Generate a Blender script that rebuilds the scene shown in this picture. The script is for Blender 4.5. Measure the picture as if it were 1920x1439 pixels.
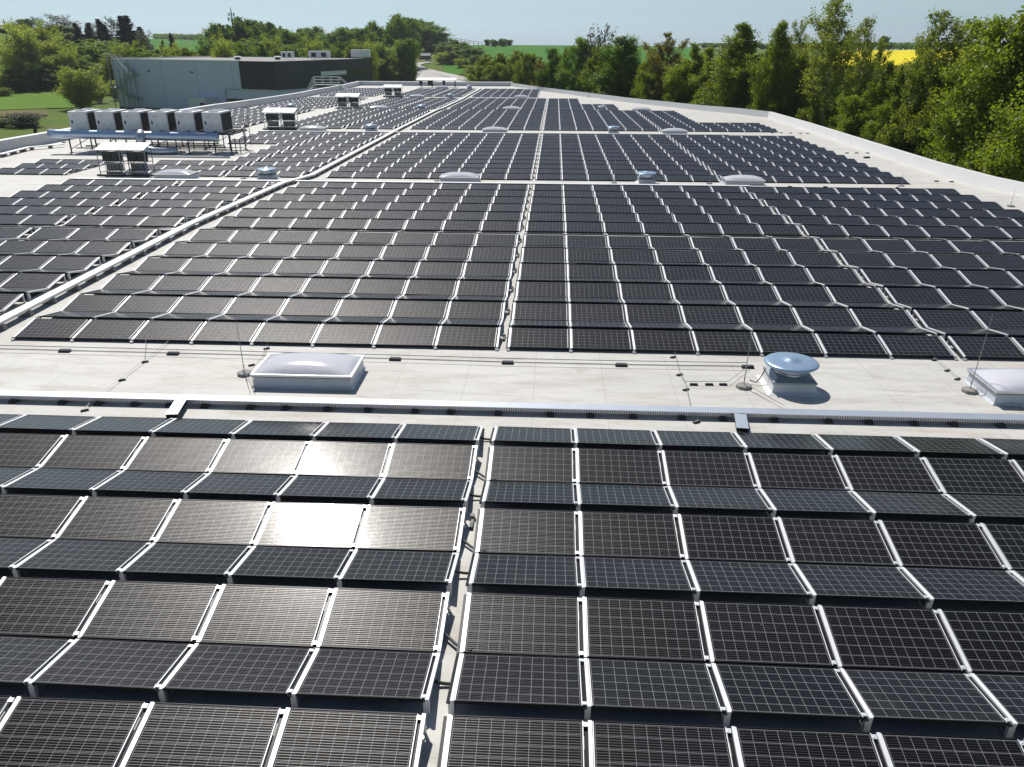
import bpy, bmesh, math, random
from mathutils import Vector, Matrix
import numpy as np

for o in list(bpy.data.objects):
    bpy.data.objects.remove(o)
sc = bpy.context.scene
col = sc.collection
rnd = random.Random(7)
R = math.radians

# ------------------------------------------------------------------ camera, sky, sun, exposure
CAM_H = 8.179
AX = Vector((0.99868726, 0.05117135, 0.00229098))
AU = Vector((-0.02259235, 0.39990170, 0.91627955))
AD = Vector((-0.04597109, 0.91512847, -0.40053282))
FPX = 1487.71
cam_data = bpy.data.cameras.new("camera")
cam = bpy.data.objects.new("camera", cam_data)
col.objects.link(cam)
m = Matrix((AX, AU, -AD)).transposed().to_4x4()
m.translation = (0, 0, CAM_H)
cam.matrix_world = m
cam_data.sensor_width = 36.0
cam_data.lens = FPX / 1920 * 36.0
cam_data.clip_start = 0.2
cam_data.clip_end = 9000
sc.camera = cam

SUN_AZ, SUN_EL = R(-26.6), R(51.8)          # azimuth from +Y towards +X
sun_dir = Vector((math.sin(SUN_AZ) * math.cos(SUN_EL), math.cos(SUN_AZ) * math.cos(SUN_EL), math.sin(SUN_EL)))
SKY_TINT = (.74, .98, 1.12, 1)               # pale hazy blue air low over the horizon
world = bpy.data.worlds.new("World")
sc.world = world
world.use_nodes = True
wn = world.node_tree
wn.nodes.clear()
sky = wn.nodes.new("ShaderNodeTexSky")
sky.sky_type = 'NISHITA'
sky.sun_disc = False
sky.sun_elevation = SUN_EL
sky.sun_rotation = SUN_AZ
sky.altitude = 400
sky.air_density = 1.0
sky.dust_density = 0.6
sky.ozone_density = 1.5
bg = wn.nodes.new("ShaderNodeBackground")
bg.inputs['Strength'].default_value = 0.068
wo = wn.nodes.new("ShaderNodeOutputWorld")
tcw = wn.nodes.new("ShaderNodeTexCoord")
sepw = wn.nodes.new("ShaderNodeSeparateXYZ")
wn.links.new(tcw.outputs['Generated'], sepw.inputs[0])
mrw = wn.nodes.new("ShaderNodeMapRange")     # 1 at the horizon, 0 higher up
mrw.inputs[1].default_value = 0.0
mrw.inputs[2].default_value = 0.45
mrw.inputs[3].default_value = 1.0
mrw.inputs[4].default_value = 0.0
wn.links.new(sepw.outputs[2], mrw.inputs[0])
hsv = wn.nodes.new("ShaderNodeHueSaturation")
hsv.inputs['Saturation'].default_value = 0.12
wn.links.new(sky.outputs[0], hsv.inputs['Color'])
tint = wn.nodes.new("ShaderNodeMix")
tint.data_type = 'RGBA'
tint.blend_type = 'MULTIPLY'
tint.inputs[0].default_value = 1.0
tint.inputs[7].default_value = SKY_TINT
wn.links.new(hsv.outputs[0], tint.inputs[6])
mxw = wn.nodes.new("ShaderNodeMix")
mxw.data_type = 'RGBA'
wn.links.new(mrw.outputs[0], mxw.inputs[0])
wn.links.new(sky.outputs[0], mxw.inputs[6])
wn.links.new(tint.outputs[2], mxw.inputs[7])
wn.links.new(mxw.outputs[2], bg.inputs[0])
wn.links.new(bg.outputs[0], wo.inputs[0])

sun_data = bpy.data.lights.new("sun", 'SUN')
sun_data.energy = 4.4
sun_data.angle = R(0.53)
sun_data.color = (1.0, 0.955, 0.89)
sun = bpy.data.objects.new("sun", sun_data)
col.objects.link(sun)
sun.rotation_euler = sun_dir.to_track_quat('Z', 'Y').to_euler()

sc.view_settings.view_transform = 'Standard'
sc.view_settings.look = 'None'
sc.view_settings.exposure = 0.22
sc.view_settings.gamma = 1.0
sc.cycles.use_denoising = True
sc.cycles.denoiser = 'OPENIMAGEDENOISE'
sc.cycles.denoising_input_passes = 'RGB_ALBEDO_NORMAL'
sc.cycles.denoising_prefilter = 'ACCURATE'
sc.cycles.max_bounces = 8
sc.cycles.diffuse_bounces = 5
sc.cycles.glossy_bounces = 3
sc.cycles.transmission_bounces = 4
sc.cycles.transparent_max_bounces = 6
sc.cycles.caustics_reflective = False
sc.cycles.caustics_refractive = False

# ------------------------------------------------------------------ geometry of the place
PY = [-40, 36.4, 49.9, 56.2, 84.7, 91, 119.5, 125.8, 154.3, 160.6, 189, 230]
PZ = [0, 0, -.367, -.858, -1.124, -1.15, -1.566, -1.8, -2.36, -2.36, -2.7, -2.7]
def zv(y):                                   # height of the valley line of the panel rows
    return float(np.interp(y, PY, PZ))
ROOF = -0.12
def zroof(y):
    return zv(y) + ROOF
def ray(u, v):
    return AD + AX * ((u - 960) / FPX) - AU * ((v - 719.5) / FPX)
def at(u, v, dz=ROOF):                       # roof point seen at a photo pixel
    d = ray(u, v)
    t = 20.0
    for _ in range(60):
        t = .5 * t + .5 * (zv(d.y * t) + dz - CAM_H) / d.z
    return Vector((0, 0, CAM_H)) + d * t
def at_y(u, v, y):
    d = ray(u, v)
    return Vector((0, 0, CAM_H)) + d * (y / d.y)
def at_r(u, v, r):                           # point at a horizontal distance
    d = ray(u, v)
    return Vector((0, 0, CAM_H)) + d * (r / math.hypot(d.x, d.y))
def pix(p):
    q = Vector(p) - Vector((0, 0, CAM_H))
    z = q.dot(AD)
    if z < .1:
        return None
    return 960 + FPX * q.dot(AX) / z, 719.5 - FPX * q.dot(AU) / z

# ------------------------------------------------------------------ materials
def mat(name, color=(.5, .5, .5), rough=.5, metal=0.0, spec=.5, coat=0.0, noise=None, bump=None, rand=0.0):
    m = bpy.data.materials.new(name)
    m.use_nodes = True
    nt = m.node_tree
    b = nt.nodes['Principled BSDF']
    b.inputs['Base Color'].default_value = (*color, 1)
    b.inputs['Roughness'].default_value = rough
    b.inputs['Metallic'].default_value = metal
    b.inputs['Specular IOR Level'].default_value = spec
    b.inputs['Coat Weight'].default_value = coat
    if noise:
        scale, amt, col2 = noise
        tc = nt.nodes.new('ShaderNodeTexCoord')
        n = nt.nodes.new('ShaderNodeTexNoise')
        n.inputs['Scale'].default_value = scale
        n.inputs['Detail'].default_value = 6
        n.inputs['Roughness'].default_value = .65
        nt.links.new(tc.outputs['Object'], n.inputs['Vector'])
        r = nt.nodes.new('ShaderNodeValToRGB')
        r.color_ramp.elements[0].position = .5 - amt
        r.color_ramp.elements[1].position = .5 + amt
        r.color_ramp.elements[0].color = (*color, 1)
        r.color_ramp.elements[1].color = (*col2, 1)
        nt.links.new(n.outputs['Fac'], r.inputs['Fac'])
        nt.links.new(r.outputs['Color'], b.inputs['Base Color'])
    if bump:
        tc = nt.nodes.new('ShaderNodeTexCoord')
        n = nt.nodes.new('ShaderNodeTexNoise')
        n.inputs['Scale'].default_value = bump[0]
        n.inputs['Detail'].default_value = 4
        nt.links.new(tc.outputs['Object'], n.inputs['Vector'])
        bp = nt.nodes.new('ShaderNodeBump')
        bp.inputs['Strength'].default_value = bump[1]
        bp.inputs['Distance'].default_value = bump[2]
        nt.links.new(n.outputs['Fac'], bp.inputs['Height'])
        nt.links.new(bp.outputs['Normal'], b.inputs['Normal'])
    return m

def mnode(nt, op, a, b=None, c=None):
    n = nt.nodes.new('ShaderNodeMath')
    n.operation = op
    for i, x in enumerate((a, b, c)):
        if x is None:
            continue
        if isinstance(x, (int, float)):
            n.inputs[i].default_value = x
        else:
            nt.links.new(x, n.inputs[i])
    return n.outputs[0]
def mixc(nt, fac, a, b, blend='MIX'):
    n = nt.nodes.new('ShaderNodeMix')
    n.data_type = 'RGBA'
    n.blend_type = blend
    if isinstance(fac, (int, float)):
        n.inputs[0].default_value = fac
    else:
        nt.links.new(fac, n.inputs[0])
    for i, x in ((6, a), (7, b)):
        if isinstance(x, tuple):
            n.inputs[i].default_value = (*x, 1)
        else:
            nt.links.new(x, n.inputs[i])
    return n.outputs[2]
def noise_out(nt, vec, scale, detail=5, rough=.6, dist=0.0):
    n = nt.nodes.new('ShaderNodeTexNoise')
    n.inputs['Scale'].default_value = scale
    n.inputs['Detail'].default_value = detail
    n.inputs['Roughness'].default_value = rough
    n.inputs['Distortion'].default_value = dist
    nt.links.new(vec, n.inputs['Vector'])
    return n.outputs['Fac']
def ramp(nt, fac, p0, p1):
    n = nt.nodes.new('ShaderNodeMapRange')
    n.inputs[1].default_value = p0
    n.inputs[2].default_value = p1
    nt.links.new(fac, n.inputs[0])
    return n.outputs[0]
def mapping(nt, vec, scale):
    n = nt.nodes.new('ShaderNodeMapping')
    n.inputs['Scale'].default_value = scale
    nt.links.new(vec, n.inputs['Vector'])
    return n.outputs[0]

HAZE = .00009
PW, PD = 1.682, 1.10                          # panel size
def glass_material():
    m = bpy.data.materials.new("solar_cells")
    m.use_nodes = True
    nt = m.node_tree
    b = nt.nodes['Principled BSDF']
    uv = nt.nodes.new('ShaderNodeUVMap').outputs[0]
    s = nt.nodes.new('ShaderNodeSeparateXYZ')
    nt.links.new(uv, s.inputs[0])
    x, y = s.outputs[0], s.outputs[1]
    cw, ch = (PW - .06) / 10, (PD - .06) / 6
    xx = mnode(nt, 'SUBTRACT', x, .03)
    yy = mnode(nt, 'SUBTRACT', y, .03)
    gx = mnode(nt, 'LESS_THAN', mnode(nt, 'PINGPONG', xx, cw / 2), .0028)
    gy = mnode(nt, 'LESS_THAN', mnode(nt, 'PINGPONG', yy, ch / 2), .0028)
    gap = mnode(nt, 'MAXIMUM', gx, gy)
    bw = ch / 5
    bus = mnode(nt, 'LESS_THAN', mnode(nt, 'PINGPONG', mnode(nt, 'SUBTRACT', yy, bw / 2), bw / 2), .0015)
    # edge margin outside the cells stays dark
    inx = mnode(nt, 'MULTIPLY', mnode(nt, 'GREATER_THAN', xx, -.003), mnode(nt, 'LESS_THAN', xx, PW - .057))
    iny = mnode(nt, 'MULTIPLY', mnode(nt, 'GREATER_THAN', yy, -.003), mnode(nt, 'LESS_THAN', yy, PD - .057))
    inside = mnode(nt, 'MULTIPLY', inx, iny)
    gap = mnode(nt, 'MULTIPLY', gap, inside)
    bus = mnode(nt, 'MULTIPLY', bus, inside)
    oi = nt.nodes.new('ShaderNodeObjectInfo')
    geo = nt.nodes.new('ShaderNodeNewGeometry')
    pos = geo.outputs['Position']
    rn = mnode(nt, 'FRACT', mnode(nt, 'ADD', oi.outputs['Random'], geo.outputs['Random Per Island']))
    cell = mixc(nt, rn, (.003, .0031, .0036), (.0095, .0095, .0105))
    c = mixc(nt, bus, cell, (.19, .187, .187))
    c = mixc(nt, gap, c, (.24, .243, .248))
    dust = ramp(nt, noise_out(nt, mapping(nt, pos, (1.2, 2.5, 1.2)), 1.6, 6, .7), .55, .85)
    c = mixc(nt, mnode(nt, 'MULTIPLY', dust, mnode(nt, 'MULTIPLY_ADD', rn, .05, .012)), c, (.5, .47, .42))
    spot = ramp(nt, noise_out(nt, pos, 13.0, 2, .5), .80, .83)
    c = mixc(nt, mnode(nt, 'MULTIPLY', spot, .5), c, (.6, .58, .52))
    edge = ramp(nt, y, .075, .0)                      # dirt line that rain leaves along the low edge
    c = mixc(nt, mnode(nt, 'MULTIPLY', mnode(nt, 'MULTIPLY', edge, noise_out(nt, pos, 6, 4)), .12), c, (.35, .33, .29))
    nt.links.new(c, b.inputs['Base Color'])
    nt.links.new(mnode(nt, 'MULTIPLY', bus, .96), b.inputs['Metallic'])
    rg = mnode(nt, 'MULTIPLY_ADD', noise_out(nt, pos, 3.0, 3), .04, .115)
    rg = mnode(nt, 'MULTIPLY_ADD', bus, .27, rg)
    nt.links.new(rg, b.inputs['Roughness'])
    b.inputs['Specular IOR Level'].default_value = .09
    b.inputs['Coat Weight'].default_value = .22
    b.inputs['Coat IOR'].default_value = 1.28
    b.inputs['Coat Roughness'].default_value = .36
    bp = nt.nodes.new('ShaderNodeBump')
    bp.inputs['Strength'].default_value = .25
    bp.inputs['Distance'].default_value = .004
    nt.links.new(noise_out(nt, pos, 5.5, 2), bp.inputs['Height'])
    nt.links.new(bp.outputs[0], b.inputs['Normal'])
    return m

def roof_material():
    m = bpy.data.materials.new("roof_membrane")
    m.use_nodes = True
    nt = m.node_tree
    b = nt.nodes['Principled BSDF']
    geo = nt.nodes.new('ShaderNodeNewGeometry')
    pos = geo.outputs['Position']
    s = nt.nodes.new('ShaderNodeSeparateXYZ')
    nt.links.new(pos, s.inputs[0])
    x, y = s.outputs[0], s.outputs[1]
    c = mixc(nt, ramp(nt, noise_out(nt, mapping(nt, pos, (.25, .9, 1)), .8, 8, .7), .3, .75), (.60, .59, .555), (.47, .46, .425))
    # every sheet of the membrane has its own slight tone
    sheet = nt.nodes.new('ShaderNodeTexWhiteNoise')
    sheet.noise_dimensions = '2D'
    cmb = nt.nodes.new('ShaderNodeCombineXYZ')
    nt.links.new(mnode(nt, 'FLOOR', mnode(nt, 'DIVIDE', mnode(nt, 'ADD', x, .37), 1.8)), cmb.inputs[0])
    nt.links.new(mnode(nt, 'FLOOR', mnode(nt, 'DIVIDE', mnode(nt, 'ADD', y, 7.0), 21.0)), cmb.inputs[1])
    nt.links.new(cmb.outputs[0], sheet.inputs['Vector'])
    c = mixc(nt, mnode(nt, 'MULTIPLY', sheet.outputs['Value'], .22), c, (.44, .43, .40))
    wob = noise_out(nt, mapping(nt, pos, (.35, 1.6, 1)), 1.4, 8, .75, .6)
    c = mixc(nt, mnode(nt, 'MULTIPLY', ramp(nt, wob, .47, .72), .85), c, (.35, .32, .27))
    st2 = ramp(nt, noise_out(nt, mapping(nt, pos, (.14, .75, 1)), .9, 7, .75, 1.2), .57, .76)
    c = mixc(nt, mnode(nt, 'MULTIPLY', st2, .65), c, (.41, .31, .22))
    pud = noise_out(nt, mapping(nt, pos, (.3, .5, 1)), .55, 3, .5)
    rim = ramp(nt, mnode(nt, 'ABSOLUTE', mnode(nt, 'SUBTRACT', pud, .56)), .012, .0)
    c = mixc(nt, mnode(nt, 'MULTIPLY', rim, .10), c, (.36, .33, .28))
    streak = ramp(nt, noise_out(nt, mapping(nt, pos, (.9, 9, 1)), 1.1, 6, .7), .55, .75)
    c = mixc(nt, mnode(nt, 'MULTIPLY', streak, .28), c, (.40, .38, .34))
    speck = ramp(nt, noise_out(nt, pos, 7.0, 4, .8), .63, .72)
    c = mixc(nt, mnode(nt, 'MULTIPLY', speck, .55), c, (.27, .26, .24))
    seam = mnode(nt, 'LESS_THAN', mnode(nt, 'PINGPONG', mnode(nt, 'ADD', x, .37), .9), .013)
    seam = mnode(nt, 'MAXIMUM', seam, mnode(nt, 'LESS_THAN', mnode(nt, 'PINGPONG', mnode(nt, 'ADD', y, 7.0), 10.5), .012))
    c = mixc(nt, mnode(nt, 'MULTIPLY', seam, .45), c, (.33, .32, .30))
    nt.links.new(c, b.inputs['Base Color'])
    b.inputs['Roughness'].default_value = .62
    b.inputs['Specular IOR Level'].default_value = .35
    bp = nt.nodes.new('ShaderNodeBump')
    bp.inputs['Strength'].default_value = .35
    bp.inputs['Distance'].default_value = .03
    nt.links.new(noise_out(nt, mapping(nt, pos, (.6, 1.2, 1)), 2.2, 5), bp.inputs['Height'])
    nt.links.new(bp.outputs[0], b.inputs['Normal'])
    return m

def leaf_material(name, c1, c2, trans=.42, spread=.5):
    m = bpy.data.materials.new(name)
    m.use_nodes = True
    nt = m.node_tree
    nt.nodes.clear()
    out = nt.nodes.new('ShaderNodeOutputMaterial')
    geo = nt.nodes.new('ShaderNodeNewGeometry')
    oi = nt.nodes.new('ShaderNodeObjectInfo')
    f = mnode(nt, 'MULTIPLY_ADD', geo.outputs['Random Per Island'], .45, mnode(nt, 'MULTIPLY', oi.outputs['Random'], .55))
    c = mixc(nt, f, c1, c2)
    d = nt.nodes.new('ShaderNodeBsdfDiffuse')
    t = nt.nodes.new('ShaderNodeBsdfTranslucent')
    g = nt.nodes.new('ShaderNodeBsdfGlossy')
    g.inputs['Roughness'].default_value = .45
    g.inputs['Color'].default_value = (.8, .8, .8, 1)
    nt.links.new(c, d.inputs['Color'])
    nt.links.new(mixc(nt, 1.0, c, (1.1, 1.2, .45), 'MULTIPLY'), t.inputs['Color'])
    mx = nt.nodes.new('ShaderNodeMixShader')
    mx.inputs[0].default_value = trans
    nt.links.new(d.outputs[0], mx.inputs[1])
    nt.links.new(t.outputs[0], mx.inputs[2])
    mg = nt.nodes.new('ShaderNodeMixShader')
    mg.inputs[0].default_value = .03
    nt.links.new(mx.outputs[0], mg.inputs[1])
    nt.links.new(g.outputs[0], mg.inputs[2])
    nt.links.new(mg.outputs[0], out.inputs['Surface'])
    return m

def ground_material(name, cs, scale, stretch=(1, 1, 1)):
    m = bpy.data.materials.new(name)
    m.use_nodes = True
    nt = m.node_tree
    b = nt.nodes['Principled BSDF']
    pos = nt.nodes.new('ShaderNodeNewGeometry').outputs['Position']
    v = mapping(nt, pos, stretch)
    c = mixc(nt, ramp(nt, noise_out(nt, v, scale, 6), .35, .65), cs[0], cs[1])
    if len(cs) > 2:
        c = mixc(nt, ramp(nt, noise_out(nt, v, scale * .3, 5), .5, .66), c, cs[2])
    nt.links.new(c, b.inputs['Base Color'])
    b.inputs['Roughness'].default_value = .95
    b.inputs['Specular IOR Level'].default_value = .1
    return m

M = dict(
    glass=glass_material(), roof=roof_material(),
    black=mat("black_anodised_aluminium", (.018, .018, .02), .38, .6),
    alu=mat("aluminium", (.72, .73, .74), .34, .85),
    alub=mat("bright_aluminium", (.80, .81, .82), .42, .55),
    aluw=mat("milled_aluminium_strip", (.78, .79, .79), .5, .25, noise=(14, .2, (.70, .71, .72))),
    galv=mat("galvanised_steel", (.60, .63, .66), .36, .8, noise=(6, .25, (.5, .53, .57)), bump=(30, .15, .002)),
    lid=mat("tray_lid_steel", (.74, .77, .80), .34, .75, noise=(2.5, .3, (.66, .69, .73))),
    perf=mat("perforated_side", (.40, .41, .42), .5, .4),
    rubber=mat("black_rubber", (.012, .012, .013), .6),
    steel=mat("dark_steel", (.07, .075, .08), .5, .5),
    sgrey=mat("grey_steel", (.30, .33, .36), .45, .6),
    concrete=mat("concrete", (.30, .29, .28), .85, noise=(9, .25, (.21, .20, .19)), bump=(40, .4, .004)),
    white=mat("white_sheet_metal", (.84, .84, .83), .38, noise=(3, .3, (.77, .78, .78))),
    memb=mat("upstand_membrane", (.66, .67, .68), .55, noise=(1.3, .3, (.55, .56, .57)), bump=(2.5, .3, .03)),
    curb=mat("skylight_curb", (.60, .63, .67), .35, noise=(2, .3, (.52, .55, .6))),
    vent=mat("painted_vent_metal", (.35, .47, .61), .3, .5, noise=(4, .3, (.29, .40, .53)), bump=(2.2, .25, .02)),
    dark=mat("dark_metal_mesh", (.03, .03, .032), .6),
    invert=mat("black_inverter_case", (.02, .021, .022), .45),
    wire=mat("wire_metal", (.33, .33, .33), .4, .7),
    blue=mat("foil_jacket", (.40, .52, .70), .33, .7, noise=(.9, .3, (.55, .64, .76)), bump=(2.0, .35, .05)),
    bark=mat("bark", (.13, .115, .09), .9, noise=(3, .3, (.07, .06, .05))),
    barkp=mat("pale_bark", (.36, .34, .30), .85, noise=(2.2, .22, (.13, .12, .10))),
    wall=mat("grey_cladding", (.52, .58, .68), .5),
    clad=mat("charcoal_cladding", (.045, .05, .058), .45, .2),
    clad2=mat("dark_cladding", (.022, .028, .036), .45, .2),
    win=mat("window_glass", (.012, .018, .02), .08, spec=.8),
    asphalt=mat("road_surface", (.44, .42, .40), .9, noise=(.3, .3, (.36, .34, .32))),
    wood=mat("weathered_wood", (.06, .05, .045), .9),
    house=mat("house_render", (.22, .17, .15), .9),
    red=mat("red_cable", (.25, .03, .03), .5),
)
def dome_material():
    m = bpy.data.materials.new("opal_acrylic")
    m.use_nodes = True
    nt = m.node_tree
    b = nt.nodes['Principled BSDF']
    b.inputs['Base Color'].default_value = (.90, .89, .92, 1)
    b.inputs['Roughness'].default_value = .13
    b.inputs['Coat Weight'].default_value = .4
    b.inputs['Coat Roughness'].default_value = .04
    t = nt.nodes.new('ShaderNodeBsdfTranslucent')
    t.inputs['Color'].default_value = (.80, .80, .84, 1)
    mx = nt.nodes.new('ShaderNodeMixShader')
    mx.inputs[0].default_value = .42
    nt.links.new(b.outputs[0], mx.inputs[1])
    nt.links.new(t.outputs[0], mx.inputs[2])
    nt.links.new(mx.outputs[0], nt.nodes['Material Output'].inputs['Surface'])
    return m
M['dome'] = dome_material()
L_ = dict(
    maple=leaf_material("maple_leaves", (.135, .195, .017), (.31, .36, .04), .52),
    birch=leaf_material("birch_leaves", (.085, .165, .018), (.20, .29, .04), .48),
    aspen=leaf_material("aspen_leaves", (.15, .19, .025), (.31, .34, .065), .5),
    olive=leaf_material("olive_leaves", (.14, .185, .021), (.30, .33, .04), .5),
    brown=leaf_material("young_brown_leaves", (.18, .15, .05), (.30, .27, .09), .45),
    willow=leaf_material("willow_leaves", (.25, .30, .06), (.44, .47, .13), .52),
    forest=leaf_material("forest_leaves", (.09, .17, .024), (.22, .31, .055), .46),
    spruce=leaf_material("spruce_needles", (.012, .028, .014), (.035, .055, .024), .12),
    grey=leaf_material("grey_twigs", (.12, .115, .095), (.22, .21, .18), .2),
)

# ------------------------------------------------------------------ mesh helpers
class MB:
    def __init__(self):
        self.v, self.f, self.mi, self.uv, self.cur = [], [], [], {}, 0
    def m(self, i):
        self.cur = i
        return self
    def face(self, pts, uv=None):
        n = len(self.v)
        self.v += [tuple(p) for p in pts]
        if uv:
            self.uv[len(self.f)] = uv
        self.f.append(tuple(range(n, n + len(pts))))
        self.mi.append(self.cur)
        return self
    def hull8(self, c):                      # 8 corners: bottom 0-3, top 4-7
        n = len(self.v)
        self.v += [tuple(p) for p in c]
        for q in ((3, 2, 1, 0), (4, 5, 6, 7), (0, 1, 5, 4), (1, 2, 6, 5), (2, 3, 7, 6), (3, 0, 4, 7)):
            self.f.append(tuple(n + i for i in q))
            self.mi.append(self.cur)
        return self
    def box(self, x0, x1, y0, y1, z0, z1):
        return self.hull8([(x0, y0, z0), (x1, y0, z0), (x1, y1, z0), (x0, y1, z0), (x0, y0, z1), (x1, y0, z1), (x1, y1, z1), (x0, y1, z1)])
    def frustum(self, a, b):                 # a, b = (x0,x1,y0,y1,z)
        c = lambda q: [(q[0], q[2], q[4]), (q[1], q[2], q[4]), (q[1], q[3], q[4]), (q[0], q[3], q[4])]
        return self.hull8(c(a) + c(b))
    def beam(self, p, q, w, h, up=(0, 0, 1)):
        p, q = Vector(p), Vector(q)
        d = (q - p).normalized()
        s = d.cross(Vector(up))
        if s.length < 1e-4:
            s = d.cross(Vector((1, 0, 0)))
        s.normalize()
        t = s.cross(d)
        s *= w / 2
        t *= h / 2
        return self.hull8([p - s - t, p + s - t, q + s - t, q - s - t, p - s + t, p + s + t, q + s + t, q - s + t])
    def tube(self, pts, rad, n=8, cap=True):
        pts = [Vector(p) for p in pts]
        rings = []
        prev = None
        for i, p in enumerate(pts):
            d = (pts[min(i + 1, len(pts) - 1)] - pts[max(i - 1, 0)])
            d.normalize()
            if prev is None:
                a = Vector((0, 0, 1)) if abs(d.z) < .9 else Vector((1, 0, 0))
                s = d.cross(a).normalized()
            else:
                s = (prev - d * prev.dot(d)).normalized()
            prev = s
            t = d.cross(s)
            r = rad[i] if isinstance(rad, (list, tuple)) else rad
            k = len(self.v)
            self.v += [tuple(p + (s * math.cos(2 * math.pi * j / n) + t * math.sin(2 * math.pi * j / n)) * r) for j in range(n)]
            rings.append(k)
        for a, b in zip(rings, rings[1:]):
            for j in range(n):
                self.f.append((a + j, a + (j + 1) % n, b + (j + 1) % n, b + j))
                self.mi.append(self.cur)
        if cap:
            self.f.append(tuple(rings[0] + j for j in reversed(range(n))))
            self.f.append(tuple(rings[-1] + j for j in range(n)))
            self.mi += [self.cur] * 2
        return self
    def lathe(self, prof, n=32, c=(0, 0, 0)):
        rings = []
        for r, z in prof:
            k = len(self.v)
            self.v += [(c[0] + r * math.cos(2 * math.pi * j / n), c[1] + r * math.sin(2 * math.pi * j / n), c[2] + z) for j in range(n)]
            rings.append(k)
        for a, b in zip(rings, rings[1:]):
            for j in range(n):
                self.f.append((a + j, a + (j + 1) % n, b + (j + 1) % n, b + j))
                self.mi.append(self.cur)
        return self
    def build(self, name, mats, parent=None, smooth=False, loc=None):
        me = bpy.data.meshes.new(name)
        me.from_pydata(self.v, [], self.f)
        if not isinstance(mats, (list, tuple)):
            mats = [mats]
        for q in mats:
            me.materials.append(q)
        if len(mats) > 1:
            me.polygons.foreach_set('material_index', self.mi)
        if self.uv:
            ul = me.uv_layers.new(name="UVMap")
            for fi, us in self.uv.items():
                ls = me.polygons[fi].loop_start
                for k, w in enumerate(us):
                    ul.data[ls + k].uv = w
        if smooth:
            me.polygons.foreach_set('use_smooth', [True] * len(me.polygons))
        me.update()
        o = bpy.data.objects.new(name, me)
        col.objects.link(o)
        if parent:
            o.parent = parent
        if loc:
            o.location = loc
        return o

def tag(o, label, cat, group=None, kind=None):
    o['label'] = label
    o['category'] = cat
    if group:
        o['group'] = group
    if kind:
        o['kind'] = kind
    return o
def structure(o, label=None):
    o['kind'] = 'structure'
    if label:
        o['label'] = label
    return o
def thing(name, label, cat, loc=(0, 0, 0), group=None, rot=None):
    o = bpy.data.objects.new(name, None)
    o.empty_display_size = .2
    col.objects.link(o)
    o.location = loc
    if rot:
        o.rotation_euler = rot
    return tag(o, label, cat, group)
def link_copy(src, parent=None, name=None):
    c = src.copy()
    if name:
        c.name = name
    col.objects.link(c)
    c.parent = parent
    return c
def copy_thing(src, label, loc, rot=None, scale=None):
    c = link_copy(src)
    c['label'] = label
    c.location = loc
    if rot:
        c.rotation_euler = rot
    if scale:
        c.scale = scale
    for ch in src.children:
        d = link_copy(ch, c)
        for g in ch.children:
            link_copy(g, d)
    return c
ORD = ['first', 'second', 'third', 'fourth', 'fifth', 'sixth', 'seventh', 'eighth', 'ninth', 'tenth', 'eleventh', 'twelfth',
       'thirteenth', 'fourteenth', 'fifteenth', 'sixteenth', 'seventeenth', 'eighteenth', 'nineteenth', 'twentieth']
def ordn(i):
    if i < 20:
        return ORD[i]
    t = ['twenty', 'thirty', 'forty', 'fifty', 'sixty', 'seventy', 'eighty'][(i + 1) // 10 - 2]
    k = (i + 1) % 10
    return t + '-' + ORD[k - 1] if k else t[:-1] + 'ieth'

# ------------------------------------------------------------------ ground
# azimuth (deg from +Y), start of the rise, end of the rise, height there
TER = [(-180, 300, 700, -6), (-60, 370, 560, 10), (-36, 372, 560, 11), (-30, 350, 560, 9), (-24, 300, 900, 4.5), (-18, 330, 640, 1.5),
       (-11, 430, 720, 1.0), (-4, 330, 760, 1.2), (5, 330, 760, 1.0), (12, 300, 700, -.5), (25, 230, 620, 1.0), (40, 230, 620, 1.5), (60, 250, 650, 0), (180, 300, 700, -6)]
GZ = -11.0
def ground_z(x, y):
    r = math.hypot(x, y)
    a = math.degrees(math.atan2(x, y))
    ta = [t[0] for t in TER]
    r0, r1, z1 = (float(np.interp(a, ta, [t[i] for t in TER])) for i in (1, 2, 3))
    if r < r0:
        return GZ
    if r > r1:
        return z1 - .012 * (r - r1)
    s = (r - r0) / (r1 - r0)
    s = s * .75 + .25 * s * s * (3 - 2 * s)
    return GZ + (z1 - GZ) * s
def grid_sheet(name, angs, rads, dz, m, rough=0.0):
    b = MB()
    n = len(rads)
    for a in angs:
        for r in rads:
            x, y = r * math.sin(R(a)), r * math.cos(R(a))
            b.v.append((x, y, ground_z(x, y) + dz + rough * rnd.uniform(-1, 1)))
    for i in range(len(angs) - 1):
        for j in range(n - 1):
            b.f.append((i * n + j, i * n + j + 1, (i + 1) * n + j + 1, (i + 1) * n + j))
            b.mi.append(0)
    return b.build(name, m, smooth=True)
M['grass'] = ground_material("meadow_grass", ((.07, .12, .018), (.11, .16, .028), (.14, .13, .05)), .06, (1, 1, .1))
M['crop'] = ground_material("young_crop", ((.045, .15, .014), (.06, .18, .018)), .03, (.2, 1, 1))
M['rape'] = ground_material("rape_blossom", ((.62, .50, .01), (.75, .62, .02), (.40, .40, .02)), .25)
M['soil'] = ground_material("bare_soil", ((.17, .12, .085), (.13, .10, .07)), .05)
M['meadow'] = ground_material("bright_meadow", ((.085, .17, .014), (.11, .20, .02), (.12, .17, .035)), .05)
M['reed'] = ground_material("dry_reed", ((.17, .13, .06), (.11, .12, .04)), .15, (.3, 1, 1))
gr_ang = [-180, -150, -120, -90, -75] + [x * 1.0 for x in range(-62, 63, 2)] + [75, 90, 120, 150, 180]
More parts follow.
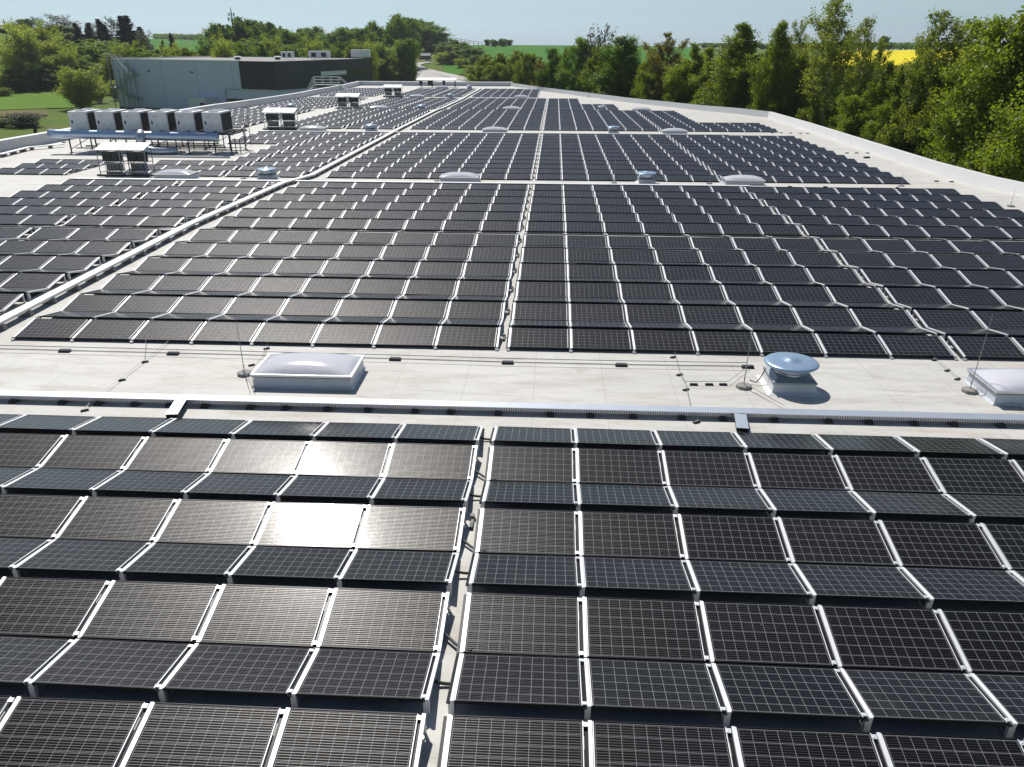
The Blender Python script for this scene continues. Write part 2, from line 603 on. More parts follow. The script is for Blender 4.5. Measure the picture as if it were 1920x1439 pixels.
structure(grid_sheet('ground', gr_ang, [1, 60, 120, 180, 210, 240, 270, 300, 340, 380, 430, 480, 540, 600, 660, 720, 800, 900, 1100, 1500, 2200, 3500, 6000], 0, M['grass']),
          'green meadow and grassland surrounding the building')
def fr(a, b, n):
    return [a + (b - a) * i / (n - 1) for i in range(n)]
structure(grid_sheet('green_field', fr(-7.5, 9, 14), fr(350, 790, 14), .3, M['crop']), 'bright green crop field on the hill at the horizon')
structure(grid_sheet('far_green_field', fr(-28, -20.5, 8), fr(620, 930, 10), .3, M['crop']), 'green field far behind the grey building')
structure(grid_sheet('ploughed_field', fr(-27.5, -20.5, 8), fr(480, 620, 6), .3, M['soil']), 'brown ploughed field below the far green field')
structure(grid_sheet('rapeseed_field', fr(17.0, 30.0, 90), fr(450, 612, 40), .9, M['rape'], .12), 'yellow rapeseed field in bloom behind the right trees')
structure(grid_sheet('bare_path', fr(17.0, 30.0, 10), fr(410, 446, 4), .3, M['soil']), 'brown bare strip below the rapeseed field')
structure(grid_sheet('hop_field', fr(-42, -32.2, 10), fr(380, 556, 10), .3, M['meadow']), 'green hillside at the left edge of the picture')
structure(grid_sheet('meadow', fr(-44, -30.5, 12), fr(272, 366, 6), .25, M['meadow']), 'bright green meadow left of the grey building')
structure(grid_sheet('reed_strip', fr(-44, -32.0, 12), fr(248, 270, 4), .25, M['reed']), 'brown reedy strip across the left meadow')

def road(name, pts, w, label):
    b = MB()
    P = []
    for i, (u, v) in enumerate(pts):
        d = ray(u, v)
        t = 300
        for _ in range(80):
            q = d * t
            t = .6 * t + .4 * (ground_z(q.x, q.y) + .35 - CAM_H) / d.z
        P.append(Vector((0, 0, CAM_H)) + d * t)
    for i, p in enumerate(P):
        d = (P[min(i + 1, len(P) - 1)] - P[max(i - 1, 0)])
        d.z = 0
        d.normalize()
        s = Vector((d.y, -d.x, 0)) * w / 2
        for q in (p - s, p + s):
            b.v.append((q.x, q.y, ground_z(q.x, q.y) + .35))
    for i in range(len(P) - 1):
        b.f.append((2 * i, 2 * i + 1, 2 * i + 3, 2 * i + 2))
        b.mi.append(0)
    return structure(b.build(name, M['asphalt']), label)
road('road', [(905, 153), (870, 147), (835, 140), (805, 133), (785, 127.5), (776, 122.5), (786, 119), (806, 116.5)], 7, 'pale road curving up to the house in the valley')
road('yard_path', [(915, 164), (880, 160), (850, 153.5), (818, 147), (795, 141), (778, 135)], 11, 'pale paved yard beside the curving road')

# ------------------------------------------------------------------ our building
PAR = [(-48.0, -45), (-48.0, 206), (-8.5, 206), (-8.5, 199.5), (29.2, 111), (29.2, -45)]   # outer outline of the roof
PAR = [(-48.0, -45), (-48.0, 205), (-10.2, 205), (29.2, 112), (29.2, -45)]
warehouse = thing('warehouse', 'large warehouse under the camera, its flat white roof full of solar panels', 'building')
b = MB()
ys = sorted(set([-45] + PY[1:-1] + [205, 112] + list(range(-40, 205, 6))))
def xr(y):
    return 29.0 if y <= 112 else 29.0 + (y - 112) * (-10.4 - 29.0) / (205 - 112)
for y0, y1 in zip(ys, ys[1:]):
    b.face([(-47.8, y0, zroof(y0)), (xr(y0), y0, zroof(y0)), (xr(y1), y1, zroof(y1)), (-47.8, y1, zroof(y1))])
roof_o = b.build('roof', M['roof'], warehouse)
b = MB()
for (x0, y0), (x1, y1) in zip(PAR, PAR[1:] + PAR[:1]):
    b.face([(x0, y0, GZ - .5), (x1, y1, GZ - .5), (x1, y1, zroof(y1) - .02), (x0, y0, zroof(y0) - .02)])
b.build('wall', M['wall'], warehouse)
def parapet(pts, hin, wid, name='parapet'):
    b = MB()
    for (x0, y0), (x1, y1) in zip(pts, pts[1:]):
        d = Vector((x1 - x0, y1 - y0, 0)).normalized()
        s = Vector((d.y, -d.x, 0)) * wid     # outward is to the right of the direction of travel
        ln = math.hypot(x1 - x0, y1 - y0)
        n = max(1, int(ln / 8))
        for i in range(n):
            ya, yb = y0 + (y1 - y0) * i / n, y0 + (y1 - y0) * (i + 1) / n
            xa, xb = x0 + (x1 - x0) * i / n, x0 + (x1 - x0) * (i + 1) / n
            A, B = Vector((xa, ya, zroof(ya))), Vector((xb, yb, zroof(yb)))
            up = Vector((0, 0, hin))
            b.m(0)
            b.face([A, B, B + up, A + up])                       # inner face
            b.face([A - s * .45 + Vector((0, 0, .012)), B - s * .45 + Vector((0, 0, .012)), B + Vector((0, 0, .12)), A + Vector((0, 0, .12))])
            b.m(1)
            lip = Vector((0, 0, .02))
            C = lambda p: p + up - s * .06 + lip
            D = lambda p: p + up + s * 1.0 + lip * 3
            b.face([C(A), C(B), D(B), D(A)])                     # coping
            b.face([C(A) - lip * 3, C(B) - lip * 3, C(B), C(A)])
            b.face([D(A), D(B), D(B) - Vector((0, 0, 1.0)), D(A) - Vector((0, 0, 1.0))])
    return b.build(name, [M['memb'], M['white']], warehouse)
parapet([(-47.6, -45), (-47.6, 204.6)][::-1], .95, .45)
o = parapet([(-10.4, 204.6), (-47.6, 204.6)], .9, .45)
o = parapet([(28.7, -45), (28.7, 112), (-10.4, 204.6)][::-1], .72, .5)
for o in warehouse.children:
    if o.name.startswith('parapet'):
        me = o.data
        bm = bmesh.new(); bm.from_mesh(me)
        bmesh.ops.recalc_face_normals(bm, faces=bm.faces)
        bm.to_mesh(me); bm.free()

# ------------------------------------------------------------------ solar field
RISE, VZ = .20, -.017                        # ridge above valley, valley level
TILT = math.asin(RISE / PD)
DC = PD * math.cos(TILT)
PITCH, PAIR, VG = 1.80, 2.443, .02
b = MB()
GX, GYY = PW / 2 - .013, PD / 2 - .009
b.face([(-GX, -GYY, 0), (GX, -GYY, 0), (GX, GYY, 0), (-GX, GYY, 0)],
       [(.012, .009), (PW - .012, .009), (PW - .012, PD - .009), (.012, PD - .009)])
me_glass = b.build('cell_surface', M['glass'])
b = MB()
hx, hy = PW / 2, PD / 2
b.m(0)
b.box(-hx, hx, -hy, -hy + .010, -.038, .004)
b.box(-hx, hx, hy - .010, hy, -.038, .004)
b.face([(-hx, hy - .01, -.008), (hx, hy - .01, -.008), (hx, -hy + .01, -.008), (-hx, -hy + .01, -.008)])
b.m(1)
b.box(-hx, -hx + .013, -hy + .010, hy - .010, -.038, .004)
b.box(hx - .013, hx, -hy + .010, hy - .010, -.038, .004)
me_frame = b.build('frame', [M['black'], M['aluw']])
b = MB()
b.box(-.012, .058, -.030, .030, -.006, .010)
b.box(.012, .026, -.008, .008, .010, .018)
me_clamp = b.build('clamp', M['alub'])
for o in (me_glass, me_frame, me_clamp):
    col.objects.unlink(o)

XR, XL = -1.205, -1.52
BLOCKS = [-3.27, 21.37, 56.2, 91.0, 125.8, 160.6]      # first valley of each block
NP = [8, 12, 12, 12, 12, 12]
def pair_y(bi, k):
    if bi == 0:
        return 16.267 - PAIR * (8 - k)
    y = BLOCKS[bi] + PAIR * k - .035
    if k >= 6:
        y += .42
    return y
def groups(bi, k):                            # (id, left edge, columns) of one pair of rows
    g = [('L', XL - 8 * PITCH, 8), ('R', XR, 7), ('R2', 11.62, 7), ('LA', -23.2, 3), ('LB', -30.8, 4)]
    if bi == 0:
        return g
    if bi == 1:
        return g + ([('LC', -42.1, 2)] if k == 11 else [])
    if bi == 2:
        if k < 3:
            return g + [('LC', -40.3, 3)]
        if k < 8:
            return g[:4] + [('LB', -25.4, 1)]
        return g
    lc = [('LC', -45.7, 6)]
    if bi == 3:
        return (g if k < 4 else g[:2] + [('R2', 11.62, 3)] + g[3:]) + lc
    if bi == 4:
        return [g[0], ('R', XR, 6 if k < 5 else 3)] + g[3:] + lc
    return [('L', XL - 8 * PITCH, 7 if k < 11 else 5)] + g[3:] + lc

panels, rails = [], {}
for bi in range(6):
    for k in range(NP[bi]):
        y0 = pair_y(bi, k)
        z0 = zv(y0 + 1.2) + VZ
        for gid, x0, n in groups(bi, k):
            for c in range(n):
                x = x0 + PITCH * c + .061 + PW / 2
                for tilt in (1, -1):
                    y = y0 + VG + DC / 2 if tilt > 0 else y0 + PAIR - VG - DC / 2
                    panels.append(dict(b=bi, k=k, g=gid, c=c, n=n, t=tilt, p=Vector((x, y, z0 + RISE / 2)),
                                       rx=tilt * TILT + R(rnd.gauss(0, .28)), ry=R(rnd.gauss(0, .22))))
            for c in range(n + 1):
                xb = x0 + PITCH * c + (.0 if c < n else -.02)
                rails.setdefault((bi, gid, round(xb, 2)), []).append((k, y0, z0))
def panel_corners(q):
    rot = Matrix.Rotation(q['rx'], 3, 'X') @ Matrix.Rotation(q['ry'], 3, 'Y')
    return rot, [q['p'] + rot @ Vector((sx * hx, sy * hy, 0)) for sx, sy in ((-1, -1), (1, -1), (1, 1), (-1, 1))]
def area(q):
    pts = [pix(p) for p in panel_corners(q)[1]]
    if any(p is None for p in pts):
        return 0
    pts = [(min(max(u, 0), 1920), min(max(v, 0), 1439)) for u, v in pts]
    return abs(sum(a[0] * c[1] - c[0] * a[1] for a, c in zip(pts, pts[1:] + pts[:1]))) / 2
for q in panels:
    q['a'] = area(q)
    q['rot'], q['cs'] = panel_corners(q)
    if q['t'] < 0 and q['b'] == 1 and q['k'] >= 6:
        q['a'] *= .1
order = sorted((q for q in panels if q['a'] > 30), key=lambda q: -q['a'])
single = order[:298]
ids = {id(q) for q in single}
# rows of the near block counted upwards from the picture's bottom edge, those of the middle block from its front edge
near_rows = sorted({(q['k'], -q['t']) for q in single if q['b'] == 0})
proto = None
for q in sorted(single, key=lambda q: (q['b'], q['k'], -q['t'], q['p'].x)):
    row = near_rows.index((q['k'], -q['t'])) if q['b'] == 0 else q['k'] * 2 + (0 if q['t'] > 0 else 1)
    where = {'L': ordn(q['n'] - 1 - q['c']) + ' left of the central aisle', 'R': ordn(q['c']) + ' right of the central aisle',
             'R2': ordn(q['c']) + ' beyond the right cable gap', 'LA': ordn(q['n'] - 1 - q['c']) + ' left of the long tray',
             'LB': ordn(q['n'] - 1 - q['c']) + ' beyond the left cable gap', 'LC': ordn(q['n'] - 1 - q['c']) + ' beyond the walkway'}[q['g']]
    lab = f"{'near' if q['b'] == 0 else 'middle'} field solar panel tilted {'forward' if q['t'] > 0 else 'back'}, row {ordn(row)} from below, {where}"
    o = thing('solar_panel', lab, 'solar panel', q['p'], 'black solar panels on the flat roof', q['rot'].to_euler())
    link_copy(me_glass, o)
    link_copy(me_frame, o)
    if q['b'] == 0:
        for sy in (-1, 1):
            cl = link_copy(me_clamp, o)
            cl.location = (hx - .002, sy * (hy - .06), .0)
# all the panels farther off, more than could be counted
b = MB()
for q in panels:
    if id(q) in ids:
        continue
    P, rot = q['p'], q['rot']
    T = lambda x, y, z: P + rot @ Vector((x, y, z))
    b.m(0).face([T(-GX, -hy, 0), T(GX, -hy, 0), T(GX, hy, 0), T(-GX, hy, 0)], [(.012, .0), (PW - .012, .0), (PW - .012, PD), (.012, PD)])
    b.m(1)
    for s in (-1, 1):
        b.face([T(-hx, s * hy, -.035), T(hx, s * hy, -.035), T(hx, s * hy, .003), T(-hx, s * hy, .003)])
    b.face([T(-hx, hy, -.036), T(hx, hy, -.036), T(hx, -hy, -.036), T(-hx, -hy, -.036)])
    b.m(2)
    for s in (-1, 1):
        b.face([T(s * hx, -hy, .003), T(s * (hx - .013), -hy, .003), T(s * (hx - .013), hy, .003), T(s * hx, hy, .003)][::s])
        b.face([T(s * hx, -hy, -.035), T(s * hx, hy, -.035), T(s * hx, hy, .003), T(s * hx, -hy, .003)])
far = b.build('solar_panels', [M['glass'], M['black'], M['aluw']])
tag(far, 'dense rows of dark solar panels covering the far part of the roof', 'solar panels', 'black solar panels on the flat roof', 'stuff')

# mounting rails: one zigzag rail per column boundary of a block
gname = {'L': 'left of the central aisle', 'R': 'right of the central aisle', 'R2': 'beyond the right cable gap',
         'LA': 'left of the long tray', 'LB': 'beyond the left cable gap', 'LC': 'beyond the walkway'}
bname = ['near field', 'middle field', 'third field', 'fourth field', 'fifth field', 'farthest field']
cnt = {}
for (bi, gid, xb), segs in sorted(rails.items(), key=lambda kv: (kv[0][0], kv[0][1], kv[0][2] * (1 if kv[0][1][0] == 'R' else -1))):
    b = MB()
    feet = []
    x0, x1 = xb + .010, xb + .0595
    for k, y0, z0 in segs:
        ya, yb = y0 + VG - .004, y0 + VG + DC + .004
        yc, yd = y0 + PAIR - VG - DC - .004, y0 + PAIR - VG + .004
        za, zb = z0 + .002, z0 + RISE + .003
        for (p, zp), (q, zq) in (((ya, za), (yb, zb)), ((yc, zb), (yd, za))):
            b.m(0).hull8([(x0, p, zp - .05), (x1, p, zp - .05), (x1, q, zq - .05), (x0, q, zq - .05), (x0, p, zp), (x1, p, zp), (x1, q, zq), (x0, q, zq)])
            w0 = x0 - .052
            b.m(1).hull8([(w0, p, zp - .06), (x0, p, zp - .06), (x0, q, zq - .06), (w0, q, zq - .06), (w0, p, zp - .032), (x0, p, zp - .032), (x0, q, zq - .032), (w0, q, zq - .032)])  # black strip added under the panel gap so it reads as dark
            b.m(0)
        if bi < 3:
            zf = zroof(y0 + 1.2) + .006
            b.box(x0 + .005, x1 - .01, yb - .06, yb - .01, zf, zb - .052)
            b.box(x0 - .03, x1 + .0, yc + .01, yc + .07, zf, zb - .052)
            b.box(x0 + .01, x1 - .015, ya, yd, zf, zf + .022)
            if k == segs[0][0]:
                feet.append((x0, ya - .03, zf, z0))
            if k == segs[-1][0]:
                feet.append((x0, yd + .03, zf, z0))
    o = b.build('mounting_rail', [M['aluw'], M['black']])
    key = (bi, gid)
    i = cnt.get(key, 0)
    cnt[key] = i + 1
    tag(o, f"pale aluminium rail between panel columns, {bname[bi]}, {ordn(i)} {gname[gid]}", 'mounting rail', 'aluminium rails under the solar panels')
    for fx, fy, fz, ft in feet:
        foot = foot if 'foot' in globals() else MB().frustum((-.035, .075, -.05, .05, -.004), (-.025, .065, -.045, .045, .05)).build('foot', M['galv'])
        g = link_copy(foot, o)
        g.location = (fx, fy, fz)

if 'foot' in globals():
    bpy.data.objects.remove(foot)

# ------------------------------------------------------------------ cable trays
def long_tray(path, w, h, lift, label, feet_step, side='perf', lid='lid', name='cable_tray'):
    b = MB()
    for p, q in zip(path, path[1:]):
        p, q = Vector(p), Vector(q)
        d = (q - p).normalized()
        s = d.cross(Vector((0, 0, 1))).normalized()
        up = Vector((0, 0, 1))
        for (o0, o1, z0, z1, mi) in ((-w / 2, -w / 2 + .012, lift, lift + h, 1), (w / 2 - .012, w / 2, lift, lift + h, 1), (-w / 2 + .012, w / 2 - .012, lift, lift + .012, 1),
                                     (-w / 2 - .008, w / 2 + .008, lift + h + .003, lift + h + .018, 0)):
            b.m(mi)
            b.hull8([p + s * o0 + up * z0, p + s * o1 + up * z0, q + s * o1 + up * z0, q + s * o0 + up * z0,
                     p + s * o0 + up * z1, p + s * o1 + up * z1, q + s * o1 + up * z1, q + s * o0 + up * z1])
    o = tag(b.build(name, [M[lid], M[side]]), label, 'cable tray', 'metal cable trays on the roof')
    tot = 0
    nxt = feet_step * .4
    mf = M['concrete'] if lid == 'lidw' else M['rubber']
    nf, rest, one = 0, MB(), None
    for p, q in zip(path, path[1:]):
        p, q = Vector(p), Vector(q)
        ln = (q - p).length
        d = (q - p) / ln
        s = d.cross(Vector((0, 0, 1))).normalized()
        while nxt < tot + ln:
            c = p + d * (nxt - tot) + Vector((0, 0, lift / 2))
            if nf < 90:
                f = MB()
                f.frustum((-w / 2 - .09, w / 2 + .09, -.09, .09, -lift / 2 + .003), (-w / 2 - .06, w / 2 + .06, -.07, .07, lift / 2 - .003))
                one = one or f.build('support_block', mf, o)
                g = one if nf == 0 else link_copy(one, o)
                g.location = c
                g.rotation_euler = (0, 0, math.atan2(s.y, s.x))
            else:
                rest.beam(c - s * (w / 2 + .09), c + s * (w / 2 + .09), .16, lift - .006)
            nf += 1
            nxt += feet_step * rnd.uniform(.8, 1.2)
        tot += ln
    if rest.v:
        rest.build('support_blocks', mf, o)['kind'] = 'stuff'
    return o
def perf_mat():
    m = bpy.data.materials.new("perforated_tray_side")
    m.use_nodes = True
    nt = m.node_tree
    b = nt.nodes['Principled BSDF']
    s = nt.nodes.new('ShaderNodeSeparateXYZ')
    nt.links.new(nt.nodes.new('ShaderNodeNewGeometry').outputs['Position'], s.inputs[0])
    q = mnode(nt, 'PINGPONG', mnode(nt, 'ADD', s.outputs[0], s.outputs[1]), .028)
    hole = mnode(nt, 'LESS_THAN', q, .014)
    nt.links.new(mixc(nt, hole, (.66, .67, .68), (.22, .22, .22)), b.inputs['Base Color'])
    b.inputs['Metallic'].default_value = .3
    b.inputs['Roughness'].default_value = .5
    return m
M['perf'] = perf_mat()
M['lidw'] = mat("pale_tray_lid", (.76, .77, .76), .42, .35, noise=(1.5, .3, (.68, .69, .68)))
YT = 17.25
front_tray = long_tray([(-17.0, YT, ROOF), (-8.0, YT, ROOF), (1.0, YT, ROOF), (12.0, YT, ROOF), (20, YT, ROOF)], .28, .085, .085,
                       'bright perforated metal cable tray crossing the near white roof strip', 1.05)
def stub(x0, y0, x1, y1, label):
    b = MB()
    d = Vector((x1 - x0, y1 - y0, 0)).normalized()
    s = Vector((d.y, -d.x, 0)) * .13
    P, Q = Vector((x0, y0, ROOF)), Vector((x1, y1, ROOF))
    U = Vector((0, 0, 1))
    for z0, z1, mi in ((.08, .165, 1), (.168, .184, 0)):
        b.m(mi)
        e = s * (1.06 if mi == 0 else 1)
        b.hull8([P - e + U * z0, P + e + U * z0, Q + e + U * z0, Q - e + U * z0, P - e + U * z1, P + e + U * z1, Q + e + U * z1, Q - e + U * z1])
    o = tag(b.build('tray_branch', [M['lid'], M['rubber']]), label, 'cable tray', 'metal cable trays on the roof')
    f = MB()
    f.tube([Q + Vector((.05, .2, .15)), Q + Vector((.1, 0, .1)), Q + Vector((.12, -.25, .02)), Q + Vector((.1, -.5, .02))], .018, 6)
    f.tube([Q + Vector((-.05, .1, .15)), Q + Vector((-.08, -.1, .08)), Q + Vector((-.07, -.5, .02))], .018, 6)
    f.build('cable', M['rubber'], o)
stub(-8.93, YT - .17, -8.80, 16.30, 'short tray branch left of the aisle, running towards the near panels')
stub(4.52, YT - .17, 4.42, 16.32, 'short tray branch near the round vent, running towards the near panels')

TX = -16.95
ty = [8, 16, 24, 30, 36.4, 43, 49.9, 56.2, 63, 70, 77, 84.7, 91, 100, 110, 119.5, 125.8, 135, 145, 154.3, 160.6, 170, 180, 192]
long_tray([(TX, y, zroof(y)) for y in ty], .34, .08, .17, 'long pale cable tray running away along the left panel field', 1.22, 'galv', 'lidw')
for bi, lb in ((1, 'second'), (2, 'third'), (3, 'fourth'), (4, 'fifth')):
    ye = pair_y(bi, 11) + PAIR + .75
    x1 = (12.5, 18.0, 9.0, -2)[bi - 1]
    long_tray([(-31.5 if bi < 3 else -16, ye, zroof(ye)), (-15, ye, zroof(ye)), (x1, ye, zroof(ye))], .30, .09, .10,
              f'thin pale cable tray crossing the {lb} white roof strip', 2.1, 'galv', 'lidw')
yl = 56.2
long_tray([at(0, 296), at(55, 282), at(120, 276)], .4, .05, .22, 'ladder tray at the left roof edge leading to the cooling units', 1.6, 'galv', 'lidw')

# ------------------------------------------------------------------ skylights
def make_skylight():
    o = thing('skylight', '', 'skylight', (0, 0, 0), 'domed skylights on the roof')
    sx, sy = 1.28, .72
    b = MB()
    b.frustum((-sx - .05, sx + .05, -sy - .05, sy + .05, 0.004), (-sx, sx, -sy, sy, .06))
    b.frustum((-sx, sx, -sy, sy, .06), (-sx + .02, sx - .02, -sy + .02, sy - .02, .30))
    b.build('curb', M['curb'], o)
    b = MB()
    e = .035
    for (x0, x1, y0, y1) in ((-sx - e, sx + e, -sy - e, -sy + .03), (-sx - e, sx + e, sy - .03, sy + e), (-sx - e, -sx + .03, -sy + .03, sy - .03), (sx - .03, sx + e, -sy + .03, sy - .03)):
        b.m(1).box(x0 + .012 * (x0 < -sx), x1 - .012 * (x1 > sx), y0 + .012 * (y0 < -sy), y1 - .012 * (y1 > sy), .302, .325)
        b.m(0).box(x0, x1, y0, y1, .326, .382)
    b.build('frame', [M['alu'], M['rubber']], o)
    b = MB()
    n1, n2 = 34, 20
    ax, ay = sx - .035, sy - .035
    H = .235
    for i in range(n1 + 1):
        for j in range(n2 + 1):
            x, y = -1 + 2 * i / n1, -1 + 2 * j / n2
            z = H * (max(0, 1 - abs(x) ** 2.6) ** .62) * (max(0, 1 - abs(y) ** 2.2) ** .72)
            b.v.append((x * ax, y * ay, .375 + z))
    for i in range(n1):
        for j in range(n2):
            k = i * (n2 + 1) + j
            b.f.append((k, k + n2 + 1, k + n2 + 2, k + 1))
            b.mi.append(0)
    b.build('dome', M['dome'], o, smooth=True)
    return o
sk = make_skylight()
STRIP = [18.95, 54.95, 88.55, 123.6, 158.4, 194.5]
sname = ['near roof strip', 'second roof strip', 'third roof strip', 'fourth roof strip', 'fifth roof strip', 'last roof strip']
slots = []
for si, y in enumerate(STRIP):
    for x, w in ((-6.35, 'left of the aisle'), (12.72, 'right of the vent'), (-26.1, 'beside the inverter rack')):
        if si == 0 and x < -20 or si >= 3 and x > 0 and si > 3 or si == 5 and x > -10:
            continue
        slots.append((x, y, f'domed white skylight on the {sname[si]}, {w}'))
slots[0] = (-6.31, 19.05, 'large domed skylight in front, bright sun glint on its grey dome')
slots[1] = (12.25, 19.02, 'large domed skylight cut off by the right picture edge')
for i, (x, y, lab) in enumerate(slots):
    if i == 0:
        sk.location = (x, y, zroof(y))
        sk['label'] = lab
    else:
        copy_thing(sk, lab, (x, y, zroof(y)))

# ------------------------------------------------------------------ round roof vents
def make_vent():
    o = thing('roof_vent', '', 'roof vent', (0, 0, 0), 'round capped roof vents')
    b = MB()
    s = .52
    b.frustum((-s - .16, s + .16, -s - .16, s + .16, .004), (-s - .03, s + .03, -s - .03, s + .03, .05))
    b.frustum((-s - .03, s + .03, -s - .03, s + .03, .05), (-s, s, -s, s, .26))
    b.build('curb', M['memb'], o)
    b = MB()
    b.box(-s - .03, s + .03, -s - .03, s + .03, .262, .31)
    b.frustum((-s - .02, s + .02, -s - .02, s + .02, .312), (-s + .09, s - .09, -s + .09, s - .09, .40))
    b.build('collar', M['sgrey'], o)
    b = MB()
    b.lathe([(.0, .40), (.40, .40), (.40, .45), (.36, .46), (.36, .56), (.42, .60), (.42, .62), (0, .62)], 32)
    b.build('neck', M['galv'], o, smooth=False)
    b = MB()
    b.lathe([(0, .60), (.55, .60), (.645, .612), (.675, .635), (.678, .66), (.655, .686), (.61, .70), (.45, .712), (.27, .722), (.22, .73), (.13, .775), (.10, .783), (0, .785)], 56)
    for k in range(6):
        a = k * math.pi / 3 + .3
        b.lathe([(.014, .69), (.014, .72), (0, .72)], 6, (.53 * math.cos(a), .53 * math.sin(a), 0))
    b.build('cap', M['vent'], o, smooth=True)
    return o
vt = make_vent()
vl = [(6.22, 19.22, 'large round capped vent in front, casting an oval shadow on the roof')]
for si in range(1, 6):
    y = STRIP[si] + .3
    if si < 3:
        vl.append((6.3, y, f'round capped vent on the {sname[si]}, right of the aisle'))
    vl.append((-19.8, y, f'round capped vent on the {sname[si]}, left of the long tray'))
    if si in (3, 4):
        vl.append((-39.5, y, f'round capped vent on the {sname[si]}, near the left parapet'))
vl.append((6.95, 124.2, 'white round vent at the end of the fourth roof strip, far right'))
for i, (x, y, lab) in enumerate(vl):
    if i == 0:
        vt.location = (x, y, zroof(y))
        vt['label'] = lab
    else:
        copy_thing(vt, lab, (x, y, zroof(y)))
# supply cable of the front vent with its little junction plate
b = MB()
z = ROOF
b.tube([(5.62, 19.35, z + .42), (5.52, 19.3, z + .2), (5.40, 19.25, z + .06), (5.25, 19.33, z + .09)], .014, 6)
tag(b.build('vent_cable', M['rubber']), 'thin black supply cable hanging at the front round vent', 'cable')

# ------------------------------------------------------------------ lightning protection
def rod(base, h, lean, label):
    o = thing('lightning_rod', label, 'lightning rod', base, 'lightning rods on concrete feet')
    b = MB()
    b.lathe([(0, .002), (.19, .002), (.205, .03), (.19, .075), (.15, .085), (0, .085)], 8)
    b.build('base', M['concrete'], o)
    b = MB()
    b.tube([(0, 0, .08), (lean[0] * .5, lean[1] * .5, h * .5), (lean[0], lean[1], h)], [.013, .009, .005], 6)
    b.lathe([(.018, .2), (.02, .24), (.018, .28)], 6)
    b.build('rod', M['wire'], o)
rod((-8.12, 19.15, ROOF), 1.75, (-.02, 0), 'thin lightning rod on a concrete foot, left of the front skylight')
rod((5.04, 19.05, ROOF), 2.15, (.05, .05), 'thin lightning rod on a concrete foot, left of the front vent')
rod((10.76, 19.1, ROOF), 2.1, (.12, .05), 'thin lightning rod on a concrete foot, left of the cut-off skylight')
rod((-7.9, 54.6, zroof(54.6)), 2.0, (0, 0), 'far lightning rod left of the second-strip skylight')
rod((4.1, 54.6, zroof(54.6)), 2.4, (.02, 0), 'far lightning rod left of the second-strip vent')
rod((10.5, 54.9, zroof(54.9)), 2.2, (.02, 0), 'far lightning rod between the second-strip vent and right skylight')
rod((-21.3, 54.7, zroof(54.7)), 1.9, (0, 0), 'far lightning rod left of the vent beside the long tray')
for i, (u, v) in enumerate([(120, 268), (1640, 372), (1690, 350), (1895, 388)]):
    p = at(u, v)
    rod(p, 1.0, (.0, .0), ['small lightning rod by the left parapet', 'lightning rod nearest the right parapet, third back', 'small lightning rod at the foot of the right parapet',
                         'lightning rod by the right parapet at the picture edge'][i])

HOLD = []
def holder_proto():
    b = MB()
    b.frustum((-.17, .17, -.075, .075, .003), (-.15, .15, -.055, .055, .07))
    b.m(1)
    b.box(-.13, .13, -.03, .03, .071, .09)
    return tag(b.build('cable_support', [M['rubber'], M['concrete']]), '', 'cable support', 'small support blocks carrying roof wires')
hp = holder_proto()
hn = [0]
def holder(p, lab, rot=0, s=1.0):
    o = hp if hn[0] == 0 else link_copy(hp)
    hn[0] += 1
    o['label'] = lab
    o.location = p
    o.rotation_euler = (0, 0, rot)
    o.scale = (s, s, s)
ends = [(122, 660), (325, 665), (741, 675.5), (952, 682), (1165, 686.5), (1402, 690)]
for i, (u, v) in enumerate(ends):
    holder(at(u, v), f"{ordn(i)} flat support block from the left under the twin wires, front roof strip")
def wire(pts, r, label, lift=.1, name='conductor_wire'):
    b = MB()
    P = []
    for p in pts:
        p = Vector(p)
        P.append((p.x, p.y, p.z + lift))
    b.tube(P, r, 5)
    return tag(b.build(name, M['wire']), label, 'wire', 'thin wires lying over the roof')
for k, (dy, w) in enumerate(((.13, 'rear'), (-.13, 'front'))):
    pts = [at(-60, 655.5)] + [at(u, v) for u, v in ends]
    wire([p + Vector((0, dy, 0)) for p in pts], .011, f'{w} one of the twin wires crossing the front roof strip')
def chain(pix_pts, hold, lab, r=.007):
    P = [at(u, v) for u, v in pix_pts]
    wire(P, r, lab + ', conductor wire', .07)
    for i, (u, v) in enumerate(hold):
        holder(at(u, v), f'round wire holder, {ordn(i)} from back, {lab}', .6, .55)
chain([(330, 632), (318, 643), (272, 679), (229, 713), (190, 742)], [(318, 642), (272, 680), (229, 714)], 'left of the front skylight')
chain([(187, 745), (160, 770)], [(159, 771)], 'in front of the tray at left')
chain([(505, 640), (500, 655), (493, 672), (470, 700), (478, 735)], [(500, 655), (472, 686)], 'behind the front skylight')
chain([(1262, 655), (1275, 704), (1285, 722), (1294, 765)], [(1262, 671), (1274, 704), (1286, 732)], 'between aisle and front vent')
chain([(1745, 668), (1752, 676), (1776, 696), (1796, 713)], [(1752, 676), (1776, 696), (1795, 712)], 'left of the cut-off skylight')
chain([(1304, 778), (1308, 794)], [(1306, 793)], 'in front of the tray right of the aisle')
wire([at(1285, 722), at(1365, 722), at(1400, 695)], .007, 'thin wire from the small blocks to the front lightning rod')
for i, u in enumerate((1301, 1330, 1356)):
    holder(at(u, 722.5), f'dark little block left of the front rod, {ordn(i)} of three', 0, .62)
wire([at(1408, 733), at(1470, 768)], .007, 'thin wire running from the front rod to the tray')
wire([at(1838, 740), at(1945, 780)], .007, 'thin wire running from the right rod to the picture edge')
wire([at(455, 702), at(468, 716), at(478, 738)], .007, 'thin wire running from the left rod to the tray')
b = MB()
for k in range(14):
    pass
